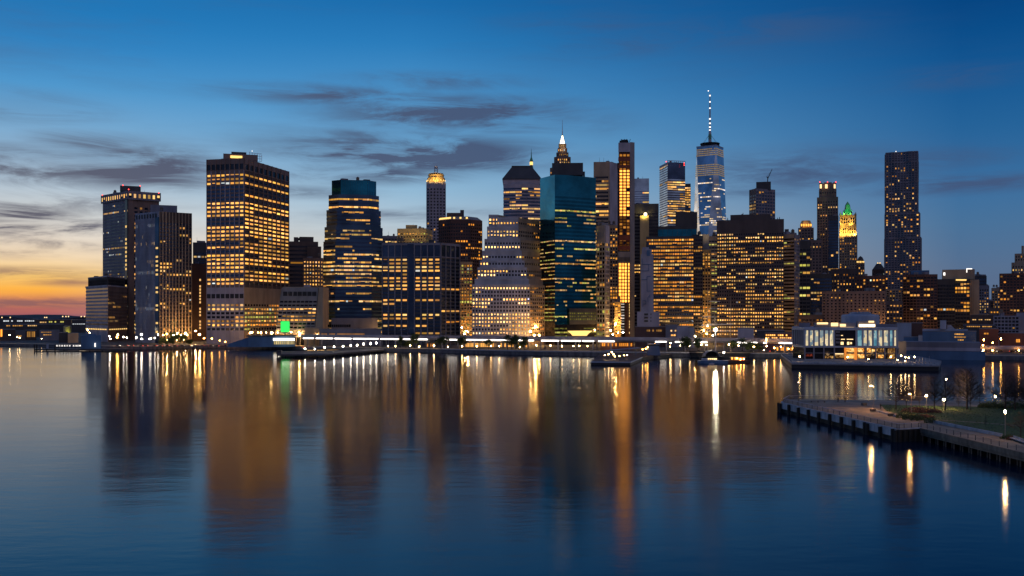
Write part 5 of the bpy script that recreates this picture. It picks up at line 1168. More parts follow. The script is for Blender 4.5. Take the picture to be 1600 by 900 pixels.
ed = [hx(p) for p in (1257.3,1264,1271.4,1279.6,1287.6,1295,1303)]+[hx(p) for p in (1338,1347.6,1355.5,1363.5,1371.2,1379.4,1388.8,1395.5,1401.2)]
for p in ed: mb.obox(p-dirv*.55, p+dirv*.55, -.3, .6, zz(540.4,D), zz(515.8,D))
mb.obox(sl_, fa, -.3, .8, zz(516,D), zt-.2); mb.obox(sl_, fa, -.3, .8, zz(543,D), zz(540.5,D))
for i in range(7): p = sl_.lerp(fa, i/6); dd_ = (fa-sl_).normalized(); mb.obox(p-dd_*.3, p+dd_*.3, -.2, .6, zz(540,D), zz(516,D))
t.part('frame', mb, 'bgrey')
mb = MB()
for px in (1257.5, 1271.5, 1287, 1303.5, 1320.5, 1338, 1352, 1368, 1382, 1400): p = hx(px); mb.obox(p-dirv*.4, p+dirv*.4, -.3, .55, z0, zz(543,D))
mb.obox(fa, fb, -.2, .3, zz(552,D), zz(551,D)); t.part('shopfront_frame', mb, 'lavd')
def pane(xa, xb, ya, yb, mat, name='glass_panel', o_=.15):
    g = MB(); a, b = hx(xa), hx(xb); a, b = a+nv2*o_, b+nv2*o_; g.quad((a.x,a.y,zz(yb,D)), (b.x,b.y,zz(yb,D)), (b.x,b.y,zz(ya,D)), (a.x,a.y,zz(ya,D))); return t.part(name, g, mat)
for i, (xa, xb) in enumerate(((1258.2,1263.4),(1265,1271),(1272.4,1279),(1280.6,1287),(1288.6,1294.6),(1296,1302.4),(1340,1346.8),(1348.6,1355),(1356.5,1363),(1364.6,1370.6),(1372.2,1378.6),(1380.2,1388.2),(1389.8,1395),(1396.4,1400.6))):
    pane(xa, xb, 516.2, 540, 'panel_cool' if i in (6,9,12) else 'panel_warm')
for xa, xb, ya, yb in ((1314,1320,529.4,530.6),(1323,1333,529.4,530.6),(1314,1317,523.5,524.6),(1313.5,1318,534,538.5),(1323.5,1327,534,538.5),(1328.5,1331,534.5,537.5)): pane(xa, xb, ya, yb, 'lsign', 'window')
mb = MB()
for i in range(4):
    for j in range(3): a, b = hx(1306+j*2.1), hx(1307.4+j*2.1); mb.obox(a, b, .1, .25, zz(520+i*5.4,D), zz(517+i*5.4,D))
t.part('louvre_grid', mb, 'lavd')
for xa, xb, ya, yb, mt in ((1304.5,1318,551.6,553.5,'lsign'),(1305,1319,554.5,559,'shop_dim'),(1322.5,1336,543.5,550,'shop'),(1323,1336.5,552.6,560,'shop'),(1340,1350,543.5,550,'shop'),(1340,1350.5,553,559.5,'shop'),(1354.5,1361,543.5,550.5,'shop'),(1362,1368,545,549,'shop'),(1354,1360,553,558,'shop_dim'),(1369.5,1381,544,550,'shop_dim'),(1367.5,1370,552,559,'shop'),(1372,1380.5,554,559,'shop'),(1387,1398,543.5,560,'shop_dim'),(1390,1395,554,560,'shop'),(1259,1270,552.5,557,'shop_red'),(1289,1302.5,556,559.6,'shop_dim')): pane(xa, xb, ya, yb, mt, 'shopfront', .12)
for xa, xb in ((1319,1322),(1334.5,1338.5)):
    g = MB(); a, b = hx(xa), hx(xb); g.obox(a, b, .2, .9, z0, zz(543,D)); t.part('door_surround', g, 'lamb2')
mb = MB(); mb.prism([fa+Vector((-.4,-.8)), fb+Vector((.4,-.8)), fb+bk, sl_+bk*.5, sl_+Vector((-.6,0))], zt, zt+.8); t.part('roof', mb, 'bgrey')
mb = MB(); c = pt(1344, D+34); mb.lathe((c.x, c.y), [(12.2, zt+.8), (12.2, zz(494,D+34)), (11.6, zz(491.8,D+34)), (7, zz(490.6,D+34)), (7, zz(488.5,D+34)), (5, zz(487.6,D+34))], 28); t.part('roof_drum', mb, 'bgrey')
mb = MB(); mb.prism(front(1338, 1402, D+16, 14), zt+.8, zz(507,D)); mb.prism(front(1248, 1266, D+16, 8), zt+.8, zz(505,D)); t.part('roof_pavilion', mb, 'lavd')
pane_z = [(1345,1370,508,512,'roof_sign_bar'),(1360,1368.5,502.6,505.2,'roof_sign'),(1279,1296,505,508,'roof_window'),(1301,1312,505.5,511,'roof_window'),(1315,1324,507.5,511.5,'roof_window'),(1316,1337,512.6,514,'roof_window')]
for xa, xb, ya, yb, nm in pane_z:
    a, b = hx(xa)-nv2*4, hx(xb)-nv2*4; g = MB(); g.obox(a, b, 0, .4, zz(yb,D)+.5, zz(ya,D)+.5); t.part(nm, g, 'lsign2' if 'bar' in nm else 'lsign')
mb = MB(); mb.obox(hx(1277)-nv2*4.4, hx(1340)-nv2*4.4, -5, 0, zt+.8, zz(504.5,D)); mb.obox(hx(1343)-nv2*4.4, hx(1372)-nv2*4.4, -3, 0, zt+.8, zz(502,D)); t.part('roof_kiosk', mb, 'lavd')
t.done()
for i, (px, py) in enumerate(((1249.5,557),(1324.5,558),(1357,561),(1392,557.5),(1402.5,562.5),(1414.5,558),(1429,557.5),(1414.5,565),(1408,556),(1420,559))):
    d = 590-i*3 if i < 5 else 580; p = pt(px, d); h = max(.8, zz(py,d)-3.5)
    if i == 0: ML = lamp_mesh(h, 0, 'lw', .36, 'dark', 'terrace_lamp', 'warm terrace lamp on the platform around the glass hall', 'lamp', 'terrace lamps round the glass hall'); ML.location = (p.x,p.y,3.5); h0 = h
    else: c = copy_thing(ML, (p.x,p.y,3.5)); c.scale = (1,1,h/h0)
# terrace furniture row end of platform: parasol poles
for i, px in enumerate((1432, 1437, 1441.5, 1446, 1452)):
    p = pt(px, 575); t = thing('flag_pole', 'bare slim pole at the lit tip of the market platform', 'pole', (p.x,p.y,3.5), 'bare poles on the platform tip'); mb = MB(); mb.tube((p.x,p.y,3.5), (p.x,p.y,3.5+R.uniform(2.5,4.2)), .12, .08, 5); mb.build('pole', 'steel', t); mb = MB(); mb.lathe(p, [(.3,3.5),(.3,3.8)], 6); mb.build('foot', 'dark', t)
# ------------------------------------------------------------------ right shore
D = 688
t = Tower('pier_shed', 'long low boarded pier shed with one pale band above dark blue walls', 'building', pt(1468, D)); t.D = D
q = front(1405, 1531, D, 22); mb = MB(); mb.prism(q, 1.0, zz(534.5,D)); t.part('wall', mb, 'lavd')
mb = MB(); mb.obox(q[0], q[1], .05, .8, zz(548,D), zz(543,D)); t.part('pale_band', mb, 'lav')
mb = MB(); mb.obox(q[0], q[1]+(q[1]-q[0]).normalized()*3, .05, 1.2, -2, zz(548.5,D)); t.part('lower_wall', mb, 'blue')
mb = MB()
for i in range(21): p = q[0].lerp(q[1], i/20); d = (q[1]-q[0]).normalized(); mb.obox(p-d*.15, p+d*.15, .06, .25, zz(542.6,D), zz(535,D))
t.part('wall_rib', mb, 'grey')
mb = MB(); mb.prism(front(1404, 1416, D-3, 10), 1, zz(533,D)); t.part('gatehouse', mb, 'tan'); t.done()
flood(t.t, 1409, 548, D-14, 1200, (1,.7,.35), .5)
shed('warehouse', 'blue metal warehouse with pale vents on the roof and a few lit windows', 1441, 1525, 518, 800, 'blue', 20, [(1491,1506,521,523,'w',.7),(1491,1512,525.5,527.5,'w',.5),(1496,1506,530,532,'w',.5)])
t = Tower('roof_plant_shed', 'pale roof shed with white box stack on top of the blue warehouse', 'shed', pt(1475, 808)); t.D = 808
mb = MB(); z_ = zz(518,800)+.5; mb.prism(front(1441, 1512, 806, 10), z_, z_+1.4); mb.prism(front(1469, 1478.5, 804, 6), z_+1.4, zz(500.5,804)); mb.prism(front(1480, 1492, 805, 8), z_+1.4, zz(508,805), front(1480, 1486, 805, 8)); t.part('vent_box', mb, 'bgrey'); t.done()
shed('low_building', 'dull red brick hall with flat roof left of the blue warehouse', 1411, 1442, 505, 860, 'dbrick', 24)
shed('low_building', 'low blue-grey roof between the glass hall and the red brick hall', 1401, 1424, 505, 835, 'bgrey', 14)
shed('low_building', 'small low blue shed under the warehouse beside a white box', 1412, 1440, 527, 760, 'blue', 10)
shed('low_building', 'small white box hut between the low blue shed and the warehouse', 1435, 1441.5, 524.5, 752, 'white', 6)
shed('low_building', 'wide dark hall with a pale roof line and tiny lights beside the brick walls', 1505, 1556, 508.5, 880, 'dark', 24, [(1510,1550,509.5,511,'w',.5)])
shed('low_building', 'dark domed-roof hall behind the wide dark hall', 1516, 1558, 492, 960, 'dbrown', 24, [(1519,1548,498.8,500.2,'p',.7)])
shed('brick_warehouse', 'orange-lit old brick warehouse by the low viaduct', 1530, 1560, 514, 800, 'brick', 16, [(1537,1545,520,522.5,'a',.6)])
shed('brick_warehouse', 'orange-lit long brick wall at the edge past the old brick warehouse', 1561, 1640, 521, 800, 'brick', 16, [(1584,1594,530,535,'a',.8)])
t = simple('modern_block', 'pale modern block with square window grid above the brick walls', front(1553, 1592, 900, 20), 493.5,
    sty(bw=3.0, fh=3.2, pw=.7, sh=.35, wall='lav', glass='gblack', lit=.25, rowc=.2, run=.5, tones='wp', top=1, gain=.6), 900)
shed('modern_wing', 'blank grey wing joined beside the pale modern block', 1588, 1640, 489, 905, 'lav', 20)
# ------------------------------------------------------------------ waterfront trees in leaf
def leafy(h, w, seed):
    r = random.Random(seed); t = thing('tree', '', 'tree', (0,0,0)); mb = MB(); mb.tube((0,0,0), (0,0,h*.45), .28, .16, 6)
    for i in range(5): a = r.uniform(0, 6.3); mb.tube((0,0,h*r.uniform(.25,.45)), (math.cos(a)*w*.3, math.sin(a)*w*.3, h*r.uniform(.55,.8)), .12, .05, 4)
    mb.build('trunk', 'bark', t); mb = MB()
    cl = [(r.gauss(0,w*.2), r.gauss(0,w*.2), h*r.uniform(.38,.9)) for _ in range(16)]
    for c in cl:
        for _ in range(34):
            p = Vector((c[0]+r.gauss(0,w*.11), c[1]+r.gauss(0,w*.11), c[2]+r.gauss(0,h*.07))); u = Vector((r.gauss(0,1),r.gauss(0,1),r.gauss(0,1))).normalized()*r.uniform(.25,.55); v = u.orthogonal().normalized()*r.uniform(.2,.4); mb.quad(p-u-v, p+u-v, p+u+v, p-u+v)
    mb.build('crown', 'leaf', t); return t
TP = [leafy(11, 9, 3), leafy(9, 8, 5), leafy(13, 9, 8)]
TS = [((252,263,271,280,289,297), 906, 'leafy dark tree lit by lamps below the brown finned face', 'trees below the finned tower'),
      ((398,406,414,421,428), 935, 'leafy dark tree before the lower golden floors of the broadest tower', 'trees behind the ferry terminal'),
      ((626,634,641,648), 848, 'leafy dark tree on the promenade before the white-piered block', 'trees before the white-piered block'),
      ((688,694,720,723), 838, 'leafy dark tree on the promenade by the narrow amber block', 'trees by the narrow amber block'),
      ((793,800,806,812,820,763), 815, 'leafy dark tree on the promenade before the ziggurat and teal tower', 'trees before the ziggurat'),
      ((1068,1074,1090,1145,1160,1170,1186), 752, 'leafy dark tree on the quay behind the moored boats', 'trees behind the moored boats')]
used = [False]*3
for xs, D, lab, grp in TS:
    for px in xs:
        i = R.randrange(3); d = D+R.uniform(-4, 6); p = pt(px, d); s = R.uniform(.75, 1.05)
        if not used[i]: o = TP[i]; o.location = (p.x,p.y,GZ); used[i] = True
        else: o = copy_thing(TP[i], (p.x,p.y,GZ), R.uniform(0,6.3), None, s)
        o['label'] = lab; o['group'] = grp
for i in range(3):
    if not used[i]: TP[i].location = (*pt(1180, 754), GZ); TP[i]['label'] = TS[-1][2]; TP[i]['group'] = TS[-1][3]

# ------------------------------------------------------------------ cars on the waterfront road
car = thing('car', 'small car with headlights on, on the waterfront road below the slab and broad towers', 'car', (0,0,0), 'cars on the waterfront road')
mb = MB(); mb.prism([(-2.1,-.85),(2.1,-.85),(2.1,.85),(-2.1,.85)], .35, .85); mb.build('body', 'dark', car)
mb = MB(); mb.prism([(-1.4,-.75),(1.0,-.75),(1.0,.75),(-1.4,.75)], .85, 1.42, [(-1.0,-.65),(.4,-.65),(.4,.65),(-1.0,.65)]); mb.build('cabin', 'gblack', car)
for x in (-1.3, 1.3):
    for y in (-.86, .86):
        mb = MB(); mb.tube((x,y-.1,.33), (x,y+.1,.33), .33, .33, 10); wl_ = mb.build('wheel', 'black', car); mb = MB(); mb.tube((x,y-.11,.33), (x,y+.11,.33), .19, .19, 8); mb.build('rim', 'steel', wl_)
for y in (-.6, .6):
    mb = MB(); mb.box(2.1, 2.16, y-.18, y+.18, .55, .78); mb.build('headlight', 'lhead', car)
    mb = MB(); mb.box(-2.16, -2.1, y-.18, y+.18, .6, .8); mb.build('tail_light', 'lr2', car)
cp = []
for px in list(range(186, 372, 11))+[470, 484, 1010, 1094, 1160, 1176, 1206, 1540, 1560, 1580]:
    d = (892 if px < 380 else 850 if px < 500 else 758)+R.uniform(-4, 8); p = pt(px+R.uniform(-3,3), d); cp.append((p, R.choice((0, PI))+R.uniform(-.35,.35)))
car.location = (*cp[0][0], GZ); car.rotation_euler = (0,0,cp[0][1])
for p, a in cp[1:]:
    c = copy_thing(car, (*p, GZ), a)
    if p.x > 0: c['label'] = 'small car with lights on, on the quay road by the boats and low brick walls'; c['group'] = 'cars on the quay road'
# ================================================================== the near pier and its park
PZ = 3.2
def g3(px, py): return gnd(px, py, PZ)
p1, p2, p3, p4 = g3(1222.5, 629), g3(1403, 670.5), g3(1437, 668.5), g3(1660, 722)
b4, b1 = g3(1700, 629), g3(1232, 623.6)
deck = MB(); poly = [p1, p2, p3, p4, Vector((190, 175)), Vector((260, 300)), b4, b1]
k = len(poly); deck.v += [(p.x,p.y,PZ) for p in poly]+[(p.x,p.y,PZ-.5) for p in poly]; deck.f.append(tuple(range(k)))
for i in range(k): j = (i+1) % k; deck.f.append((k+i, k+j, j, i))
o = structure('pier_paving', deck, 'paving')
t = thing('park_pier', 'concrete-faced park pier on dark fender piles, running out into the river', 'pier', (p2.x, p2.y, 0))
mb = MB(); L1 = (p2-p1); d1 = L1.normalized(); nseg = 10
for i in range(nseg):
    a, b = p1.lerp(p2, i/nseg)+d1*.45, p1.lerp(p2, (i+1)/nseg)-d1*.45; mb.obox(a, b, .02, .5, 1.25, PZ-.15)
mb.build('concrete_panels', 'pconc', t)
mb = MB(); mb.obox(p1, p2, .0, .6, PZ-.12, PZ+.12); mb.obox(p2, p3, .0, .6, PZ-.12, PZ+.12); mb.obox(b1, p1, .0, .6, PZ-.12, PZ+.12); mb.build('coping', 'pconc', t)
mb = MB(); mb.obox(p1, p2, -.8, .0, -2, PZ-.5); mb.obox(p2, p3, -.8, .3, -2, PZ-.2); mb.obox(b1, p1, -.8, .3, -2, PZ-.2); mb.build('wet_wall', 'wet', t)
for i in range(nseg+1):
    for dd in ((0,) if i not in (0, 8, 10) else (-.9, .5)):
        p = p1.lerp(p2, i/nseg)+Vector((d1.y,-d1.x))*.95+d1*dd; mb = MB(); mb.tube((p.x,p.y,-3), (p.x,p.y,PZ-.1+R.uniform(-.2,.1)), .5, .48, 8); mb.build('fender_pile', 'wet', t)
for i in range(5):
    p = p2.lerp(p3, i/4)+Vector((0,-.6)); mb = MB(); mb.tube((p.x,p.y,-3), (p.x,p.y,PZ-.4), .4, .4, 8); mb.build('fender_pile', 'wet', t)
# timber walkway on many piles
t = thing('timber_walkway', 'timber walkway on many thin piles along the lawn edge', 'walkway', (p3.x, p3.y, 0))
e3, e4 = p3, p4
mb = MB(); mb.obox(e3, e4, .0, .35, PZ-1.15, PZ+.05); mb.build('fascia', 'wood', t)
mb = MB(); mb.obox(e3, e4, -.2, .2, PZ-1.75, PZ-1.25); mb.build('waling', 'wood', t)
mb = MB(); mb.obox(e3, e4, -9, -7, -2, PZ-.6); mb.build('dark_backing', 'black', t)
d3 = (e4-e3).normalized(); n = int((e4-e3).length/1.9)
for i in range(n):
    p = e3+d3*(1.0+i*1.9)+Vector((d3.y,-d3.x))*(-.3-.5*(i % 2)); mb = MB(); mb.tube((p.x,p.y,-3), (p.x,p.y,PZ-1.2), .17, .15, 6); mb.build('pile', 'wood', t)
def fence(name, label, a, b, h=1.15, step=2.6, top='lav', mesh=True, post='dark', z=PZ+.12, off=-.35):
    t = thing(name, label, 'fence', (a.x, a.y, z)); d = (b-a).normalized(); L = (b-a).length; nn = Vector((d.y,-d.x)); a, b = a+nn*off, b+nn*off; n = max(1, round(L/step))
    for i in range(n+1): p = a.lerp(b, i/n); mb = MB(); mb.cbox(p, .14, .1, z, z+h, math.atan2(d.y, d.x)); mb.build('post', post, t)
    mb = MB(); mb.obox(a, b, -.09, .09, z+h, z+h+.1); mb.build('top_rail', top, t)
    if mesh:
        mb = MB(); q = int(L/.45)
        for i in range(q): p = a.lerp(b, (i+.5)/q); mb.tube((p.x,p.y,z+.1), (p.x,p.y,z+h), .018, .018, 3)
        for zq in (.12, .45, .8): mb.tube((a.x,a.y,z+zq), (b.x,b.y,z+zq), .02, .02, 3)
        mb.build('wire_infill', 'grey', t)
    return t
fence('pier_railing', 'long dark wire railing along the concrete river edge of the pier', p1, p2, step=3.6)
fence('pier_railing', 'short railing return at the corner where concrete meets timber', p2, p3)
fence('pier_railing', 'pale railing of the timber walkway with a bright handrail', p3, p4, step=3.1, top='tan')
fence('pier_railing', 'far railing along the back edge of the pier', b4, b1, step=4.5)
fence('pier_railing', 'railing across the narrow tip of the pier', b1, p1, step=2.5)
# lawn, path, walls
gl = [g3(1376,632.5), g3(1384,642), g3(1412,649.5), g3(1450,655), g3(1466,660), g3(1568,682.5), g3(1660,701), Vector((185,200)), Vector((225,285)), g3(1660,639)]
mb = MB(); k = len(gl); mb.v += [(p.x,p.y,PZ+.06) for p in gl]; mb.f.append(tuple(range(k)))
la = mb.build('lawn', 'grass'); la['kind'] = 'structure'
tf = MB(); r = random.Random(4)
def inside(p, poly):
    c = False; n = len(poly)
    for i in range(n):
        a, b = poly[i], poly[i-1]
        if (a.y > p.y) != (b.y > p.y) and p.x < (b.x-a.x)*(p.y-a.y)/(b.y-a.y)+a.x: c = not c
    return c
cnt = 0
while cnt < 9000:
    p = Vector((r.uniform(100, 200), r.uniform(195, 312)))
    if not inside(p, gl): continue
    a = r.uniform(0, 3.14); w = r.uniform(.06, .16); h = r.uniform(.06, .16); dx, dy = math.cos(a)*w, math.sin(a)*w
    tf.quad((p.x-dx,p.y-dy,PZ+.05), (p.x+dx,p.y+dy,PZ+.05), (p.x+dx*.6+.03,p.y+dy*.6,PZ+.06+h), (p.x-dx*.6+.03,p.y-dy*.6,PZ+.06+h)); cnt += 1
tf.build('grass', 'grass', kind='stuff', label='short dark lawn grass across the pier park', category='grass')
mb = MB(); path = [g3(1462,656.5), g3(1490,658), g3(1520,660), g3(1560,663), g3(1640,670)]
for a, b in zip(path, path[1:]): mb.quad((a.x,a.y-.9,PZ+.09),(b.x,b.y-.9,PZ+.09),(b.x,b.y+.9,PZ+.09),(a.x,a.y+.9,PZ+.09))
structure('lawn_path', mb, 'paving')
def lowwall(label, pts, h, w=.5, mat='pconc', name='seat_wall'):
    mb = MB()
    for a, b in zip(pts, pts[1:]): mb.obox(a, b, 0, w, PZ+.02, PZ+h)
    o = mb.build(name, mat); o['label'] = label; o['category'] = 'wall'
lowwall('pale long low seat wall between walkway and lawn', [g3(1459,660.6), g3(1567,682.5)], .75)
lowwall('curved low kerb wall along the paving at the lawn corner', [g3(1366,641), g3(1372,643.5), g3(1384,647), g3(1403,652)], .5)
t = thing('park_bench', 'blocky pale bench at the walkway end past the small bare tree', 'bench', (*g3(1592,691), PZ))
a, b = g3(1583,687), g3(1606,695); mb = MB(); mb.obox(a, b, 0, .8, PZ+.42, PZ+.55); mb.build('seat', 'pconc', t); mb = MB(); mb.obox(a, b, -.12, .0, PZ+.0, PZ+1.0); mb.build('backrest', 'pconc', t)
for u in (.1, .9): mb = MB(); p = a.lerp(b, u); mb.cbox(p+Vector((.2,-.4)), .3, .6, PZ, PZ+.42); mb.build('leg', 'dark', t)
for px, py, lab in ((1364,643,'dark planter box at the foot of the arm lamp'), (1392,650.5,'dark planter box halfway along the curved kerb wall'), (1350,633.5,'small dark box seat on the paving near the far railing')):
    p = g3(px, py); t = thing('planter_box', lab, 'planter', (p.x,p.y,PZ)); mb = MB(); mb.cbox(p, 1.5, .9, PZ+.02, PZ+.7, .3); mb.build('box', 'dark', t); mb = MB(); mb.cbox(p, 1.6, 1.0, PZ+.7, PZ+.8, .3); mb.build('rim', 'wood', t)
p = g3(1277,628.2); t = thing('long_bench', 'long low bench against the far railing near the pier tip', 'bench', (p.x,p.y,PZ)); mb = MB(); a, b = g3(1266,628.5), g3(1289,628.8); mb.obox(a, b, 0, .6, PZ+.4, PZ+.52); mb.build('seat', 'wood', t)
for u in (.05,.5,.95): mb = MB(); q = a.lerp(b, u); mb.cbox(q+Vector((0,-.3)), .25, .5, PZ, PZ+.4); mb.build('leg', 'dark', t)
# bushes
def bush(label, px, py, w, h, mat, seed, grp=None):
    r = random.Random(seed); p = g3(px, py); t = thing('bush', label, 'bush', (p.x,p.y,PZ), grp); mb = MB()
    for i in range(9): a = r.uniform(0,6.3); mb.tube((p.x,p.y,PZ), (p.x+math.cos(a)*w*.35, p.y+math.sin(a)*w*.2, PZ+h*r.uniform(.5,.9)), .04, .02, 4)
    mb.build('stems', 'bark', t); mb = MB()
    for i in range(int(260*w/4)):
        u = r.uniform(-1,1); v = r.uniform(-1,1)*math.sqrt(1-u*u); z = r.uniform(.05,1)*math.sqrt(max(.03,1-u*u-v*v*.6))
        c = Vector((p.x+u*w/2, p.y+v*w*.3, PZ+z*h)); x = Vector((r.gauss(0,1),r.gauss(0,1),r.gauss(0,1))).normalized()*r.uniform(.1,.22); y = x.orthogonal().normalized()*r.uniform(.08,.16); mb.quad(c-x-y, c+x-y, c+x+y, c-x+y)
    mb.build('foliage', mat, t)
for i, (px, py, w, h, mt, lab) in enumerate(((1414,653,5,2.0,'leaf','dark green bush at the foot of the lamp beside the paving'),(1424,655.5,5,1.8,'leaf','dark green bush just right of the paving lamp foot'),(1434,657,4,1.7,'leaf','rounded dark bush toward the walkway corner'),(1454,661,3.4,1.7,'leaf','small dark bush at the start of the pale seat wall'),(1432,644,9,1.6,'rleaf','russet shrub bed behind the paving lamp'),(1450,645,8,1.5,'rleaf','russet shrub bed in front of the middle bare trees'),(1444,653,6,1.0,'rleaf','low russet shrub bed beside the path start'),(1574,685.5,3.2,1.0,'leaf','low dark bush by the tall lamp near the seat wall end'),(1583,687,3,.9,'rleaf','low russet bush under the small bare tree'),(1565,637,14,2.4,'leaf','dark hedge mass under the dense bare trees'),(1590,638,12,2.6,'leaf','dark hedge mass at the far side of the dense trees'),(1548,636.5,8,1.4,'leaf','low hedge left of the dense bare trees'))): bush(lab, px, py, w, h, mt, 20+i)
# bare trees
def baretree(h, w, seed, dens=1.0):
    r = random.Random(seed); t = thing('bare_tree', '', 'tree', (0,0,0)); tr = MB(); cr = MB()
    tr.tube((0,0,0), (0,0,h*.55), h*.017, h*.011, 7); tr.tube((0,0,h*.55), (r.uniform(-.1,.1),0,h*.98), h*.011, .02, 6)
    def grow(p, d, L, rad, lev):
        q = p+d*L; cr.tube(p, q, rad, rad*.62, 4 if lev else 5)
        if lev >= 3: return
        for i in range(4 if lev < 2 else 3):
            u = r.uniform(.3, 1.0); b = p.lerp(q, u); nd = (d+Vector((r.gauss(0,.5),r.gauss(0,.5),r.uniform(-.05,.5)))).normalized(); grow(b, nd, L*r.uniform(.42,.62), rad*.5, lev+1)
    n = int(34*dens)
    for i in range(n):
        u = .2+.76*i/n; z = h*u; a = i*2.4+r.uniform(-.4,.4); sp = w/2*(1.15-u)*1.45; e = r.uniform(.25,.6)+u*.5
        grow(Vector((0,0,z)), Vector((math.cos(a),math.sin(a),e)).normalized(), sp*r.uniform(.55,.8), h*.0075*(1.3-u), 0)
    tr.build('trunk', 'bark', t); cr.build('crown', 'bark', t); return t
BT = [baretree(11, 7.5, 11), baretree(11, 9, 12, 1.3), baretree(11, 8, 13, 1.0)]
used = set()
for px, py, yt, i, s, lab in ((1400,640,582,0,1,'bare tree nearest the arm lamp on the paving'),(1416,637.5,594,2,.8,'second bare tree from the arm lamp, behind the russet beds'),(1460,641,588,2,1,'bare tree left of the tall thin park lamp'),(1477,641.5,586,0,1,'bare tree standing against the tall thin park lamp'),(1511,640,576,1,1.35,'widest bare tree with regular spreading branches in the park middle'),(1531,637,600,0,.8,'slim bare tree right of the widest tree'),(1571,640,582,1,1.4,'densest dark bare tree above the hedge mass'),(1586,641,588,2,1.2,'dark bare tree touching the densest tree'),(1601,641,592,1,1.1,'bare tree at the far end of the hedge mass'),(1595,684,643,2,1.5,'small pale bare tree by the walkway bench'),(1437,636,606,0,.6,'thin small bare tree between the paving lamp and the little park lamp'),(1540,669,648,2,.35,'thin sapling alone on the lawn'),(1498,637,614,0,.6,'small bare sapling left of the widest tree'),(1516.5,641,596,0,.7,'bare young tree just behind the widest tree'),(1556,636.5,607,2,.7,'bare young tree beside the hedge left end')):
    p = g3(px, py); H = (py-yt)/F*p.y
    if i not in used: o = BT[i]; used.add(i); o.location = (p.x,p.y,PZ)
    else: o = copy_thing(BT[i], (p.x,p.y,PZ), R.uniform(0,6.3))
    o['label'] = lab; o['group'] = 'bare trees in the pier park'; o.scale = (H/11*s/1.1 if s < 1 else H/11*min(s,1.25),)*2+(H/11,)
# lamps
def parklamp(label, px, py, yt, arm=0.0, mat='lpier', head=(.5,.22,.14), double=False, lit=True, polem='grey'):
    p = g3(px, py); h = (py-yt)/F*p.y; t = thing('park_lamp', label, 'lamp', (p.x,p.y,PZ), None)
    mb = MB(); mb.tube((p.x,p.y,PZ), (p.x,p.y,PZ+h), .1, .07, 8); mb.build('pole', polem, t)
    if arm:
        mb = MB(); mb.tube((p.x,p.y,PZ+h-.1), (p.x-arm,p.y,PZ+h), .05, .04, 6)
        if double: mb.tube((p.x,p.y,PZ+h-.1), (p.x+arm*.6,p.y,PZ+h), .05, .04, 6)
        mb.build('arm', polem, t)
    x = p.x-arm; mb = MB(); mb.cbox((x, p.y), head[0]+.12, head[1]+.1, PZ+h+.02, PZ+h+.12); mb.build('cap', 'dark', t)
    if lit: mb = MB(); mb.cbox((x, p.y), head[0], head[1], PZ+h-head[2], PZ+h); mb.build('light', mat, t)
    return t
parklamp('arm lamp standing on the open paving with its head to one side', 1365, 641.5, 602.5, .75, 'lpier2', (.45,.2,.07))
parklamp('glowing pale lamp pole among the dark bushes beside the paving', 1424, 651, 615, .5, 'lpier2', (.4,.2,.06), polem='tan')
parklamp('bright lamp pole on the lawn edge by the small pale bare tree', 1570.5, 685.5, 641, .0, head=(.2,.2,.7), polem='tan')
parklamp('short lit lamp standing behind the russet shrub beds', 1447.5, 637, 617.5, .0, head=(.4,.3,.3))
parklamp('low warm lamp beside the trunk against the tall thin park lamp', 1474.5, 639, 623.5, .0, head=(.5,.4,.4))
parklamp('tall thin park lamp with a small white head', 1478.5, 640, 592, .0, 'lpierw', (.3,.3,.3))
parklamp('low white-lit lamp just left of the densest bare tree', 1555, 636, 618, .0, 'lpierw', (.3,.3,.7))
parklamp('tall unlit dark mast at the river edge near the pier tip', 1247.5, 634, 597, .0, lit=True, head=(.25,.25,.2), mat='lpierdim', polem='dark')
# people
def person(label, px, py, rz, h=1.72, seed=0):
    p = g3(px, py); r = random.Random(seed); s = h/1.72
    J = [(0,0,.95),(0,0,1.15),(0,0,1.38),(0,0,1.5),(0,.01,1.62), (-.1,0,.9),(-.12,.02,.5),(-.12,0,.08),(-.12,-.14,.04), (.1,0,.9),(.13,-.05,.5),(.13,.02,.08),(.13,-.12,.04), (-.19,0,1.4),(-.25,.03,1.12),(-.22,-.1,.9), (.19,0,1.4),(.25,.03,1.12),(.22,-.1,.9)]
    E_ = [(0,1),(1,2),(2,3),(3,4),(0,5),(5,6),(6,7),(7,8),(0,9),(9,10),(10,11),(11,12),(2,13),(13,14),(14,15),(2,16),(16,17),(17,18)]
    RD = [.15,.14,.15,.06,.1,.1,.075,.05,.05,.1,.075,.05,.05,.075,.055,.04,.075,.055,.04]
    me = bpy.data.meshes.new('person'); me.from_pydata([tuple(c*s for c in j) for j in J], E_, []); me.materials.append(M['cloth'])
    ob = bpy.data.objects.new('person', me); COL.objects.link(ob); ob.location = (p.x,p.y,PZ); ob.rotation_euler = (0,0,rz); ORG[ob.name] = Vector((0,0,0))
    md = ob.modifiers.new('skin', 'SKIN'); 
    for v, q in zip(me.skin_vertices[0].data, RD): v.radius = (q*s, q*s)
    me.skin_vertices[0].data[0].use_root = True
    sb = ob.modifiers.new('sub', 'SUBSURF'); sb.levels = 1; sb.render_levels = 1
    ob['label'] = label; ob['category'] = 'person'
    hd = MB(); hd.lathe((0,.0), [(.02,1.5*s),(.075,1.54*s),(.095,1.63*s),(.08,1.71*s),(.02,1.745*s)], 10); hd.cbox((0,-.1), .03, .04, 1.6*s, 1.64*s); hd.build('head', 'skin', ob, smooth=True)
    hr = MB(); hr.lathe((0,.02), [(.1,1.62*s),(.105,1.68*s),(.07,1.75*s),(.01,1.77*s)], 10); hr.build('hair', 'cloth', ob, smooth=True)
    return ob
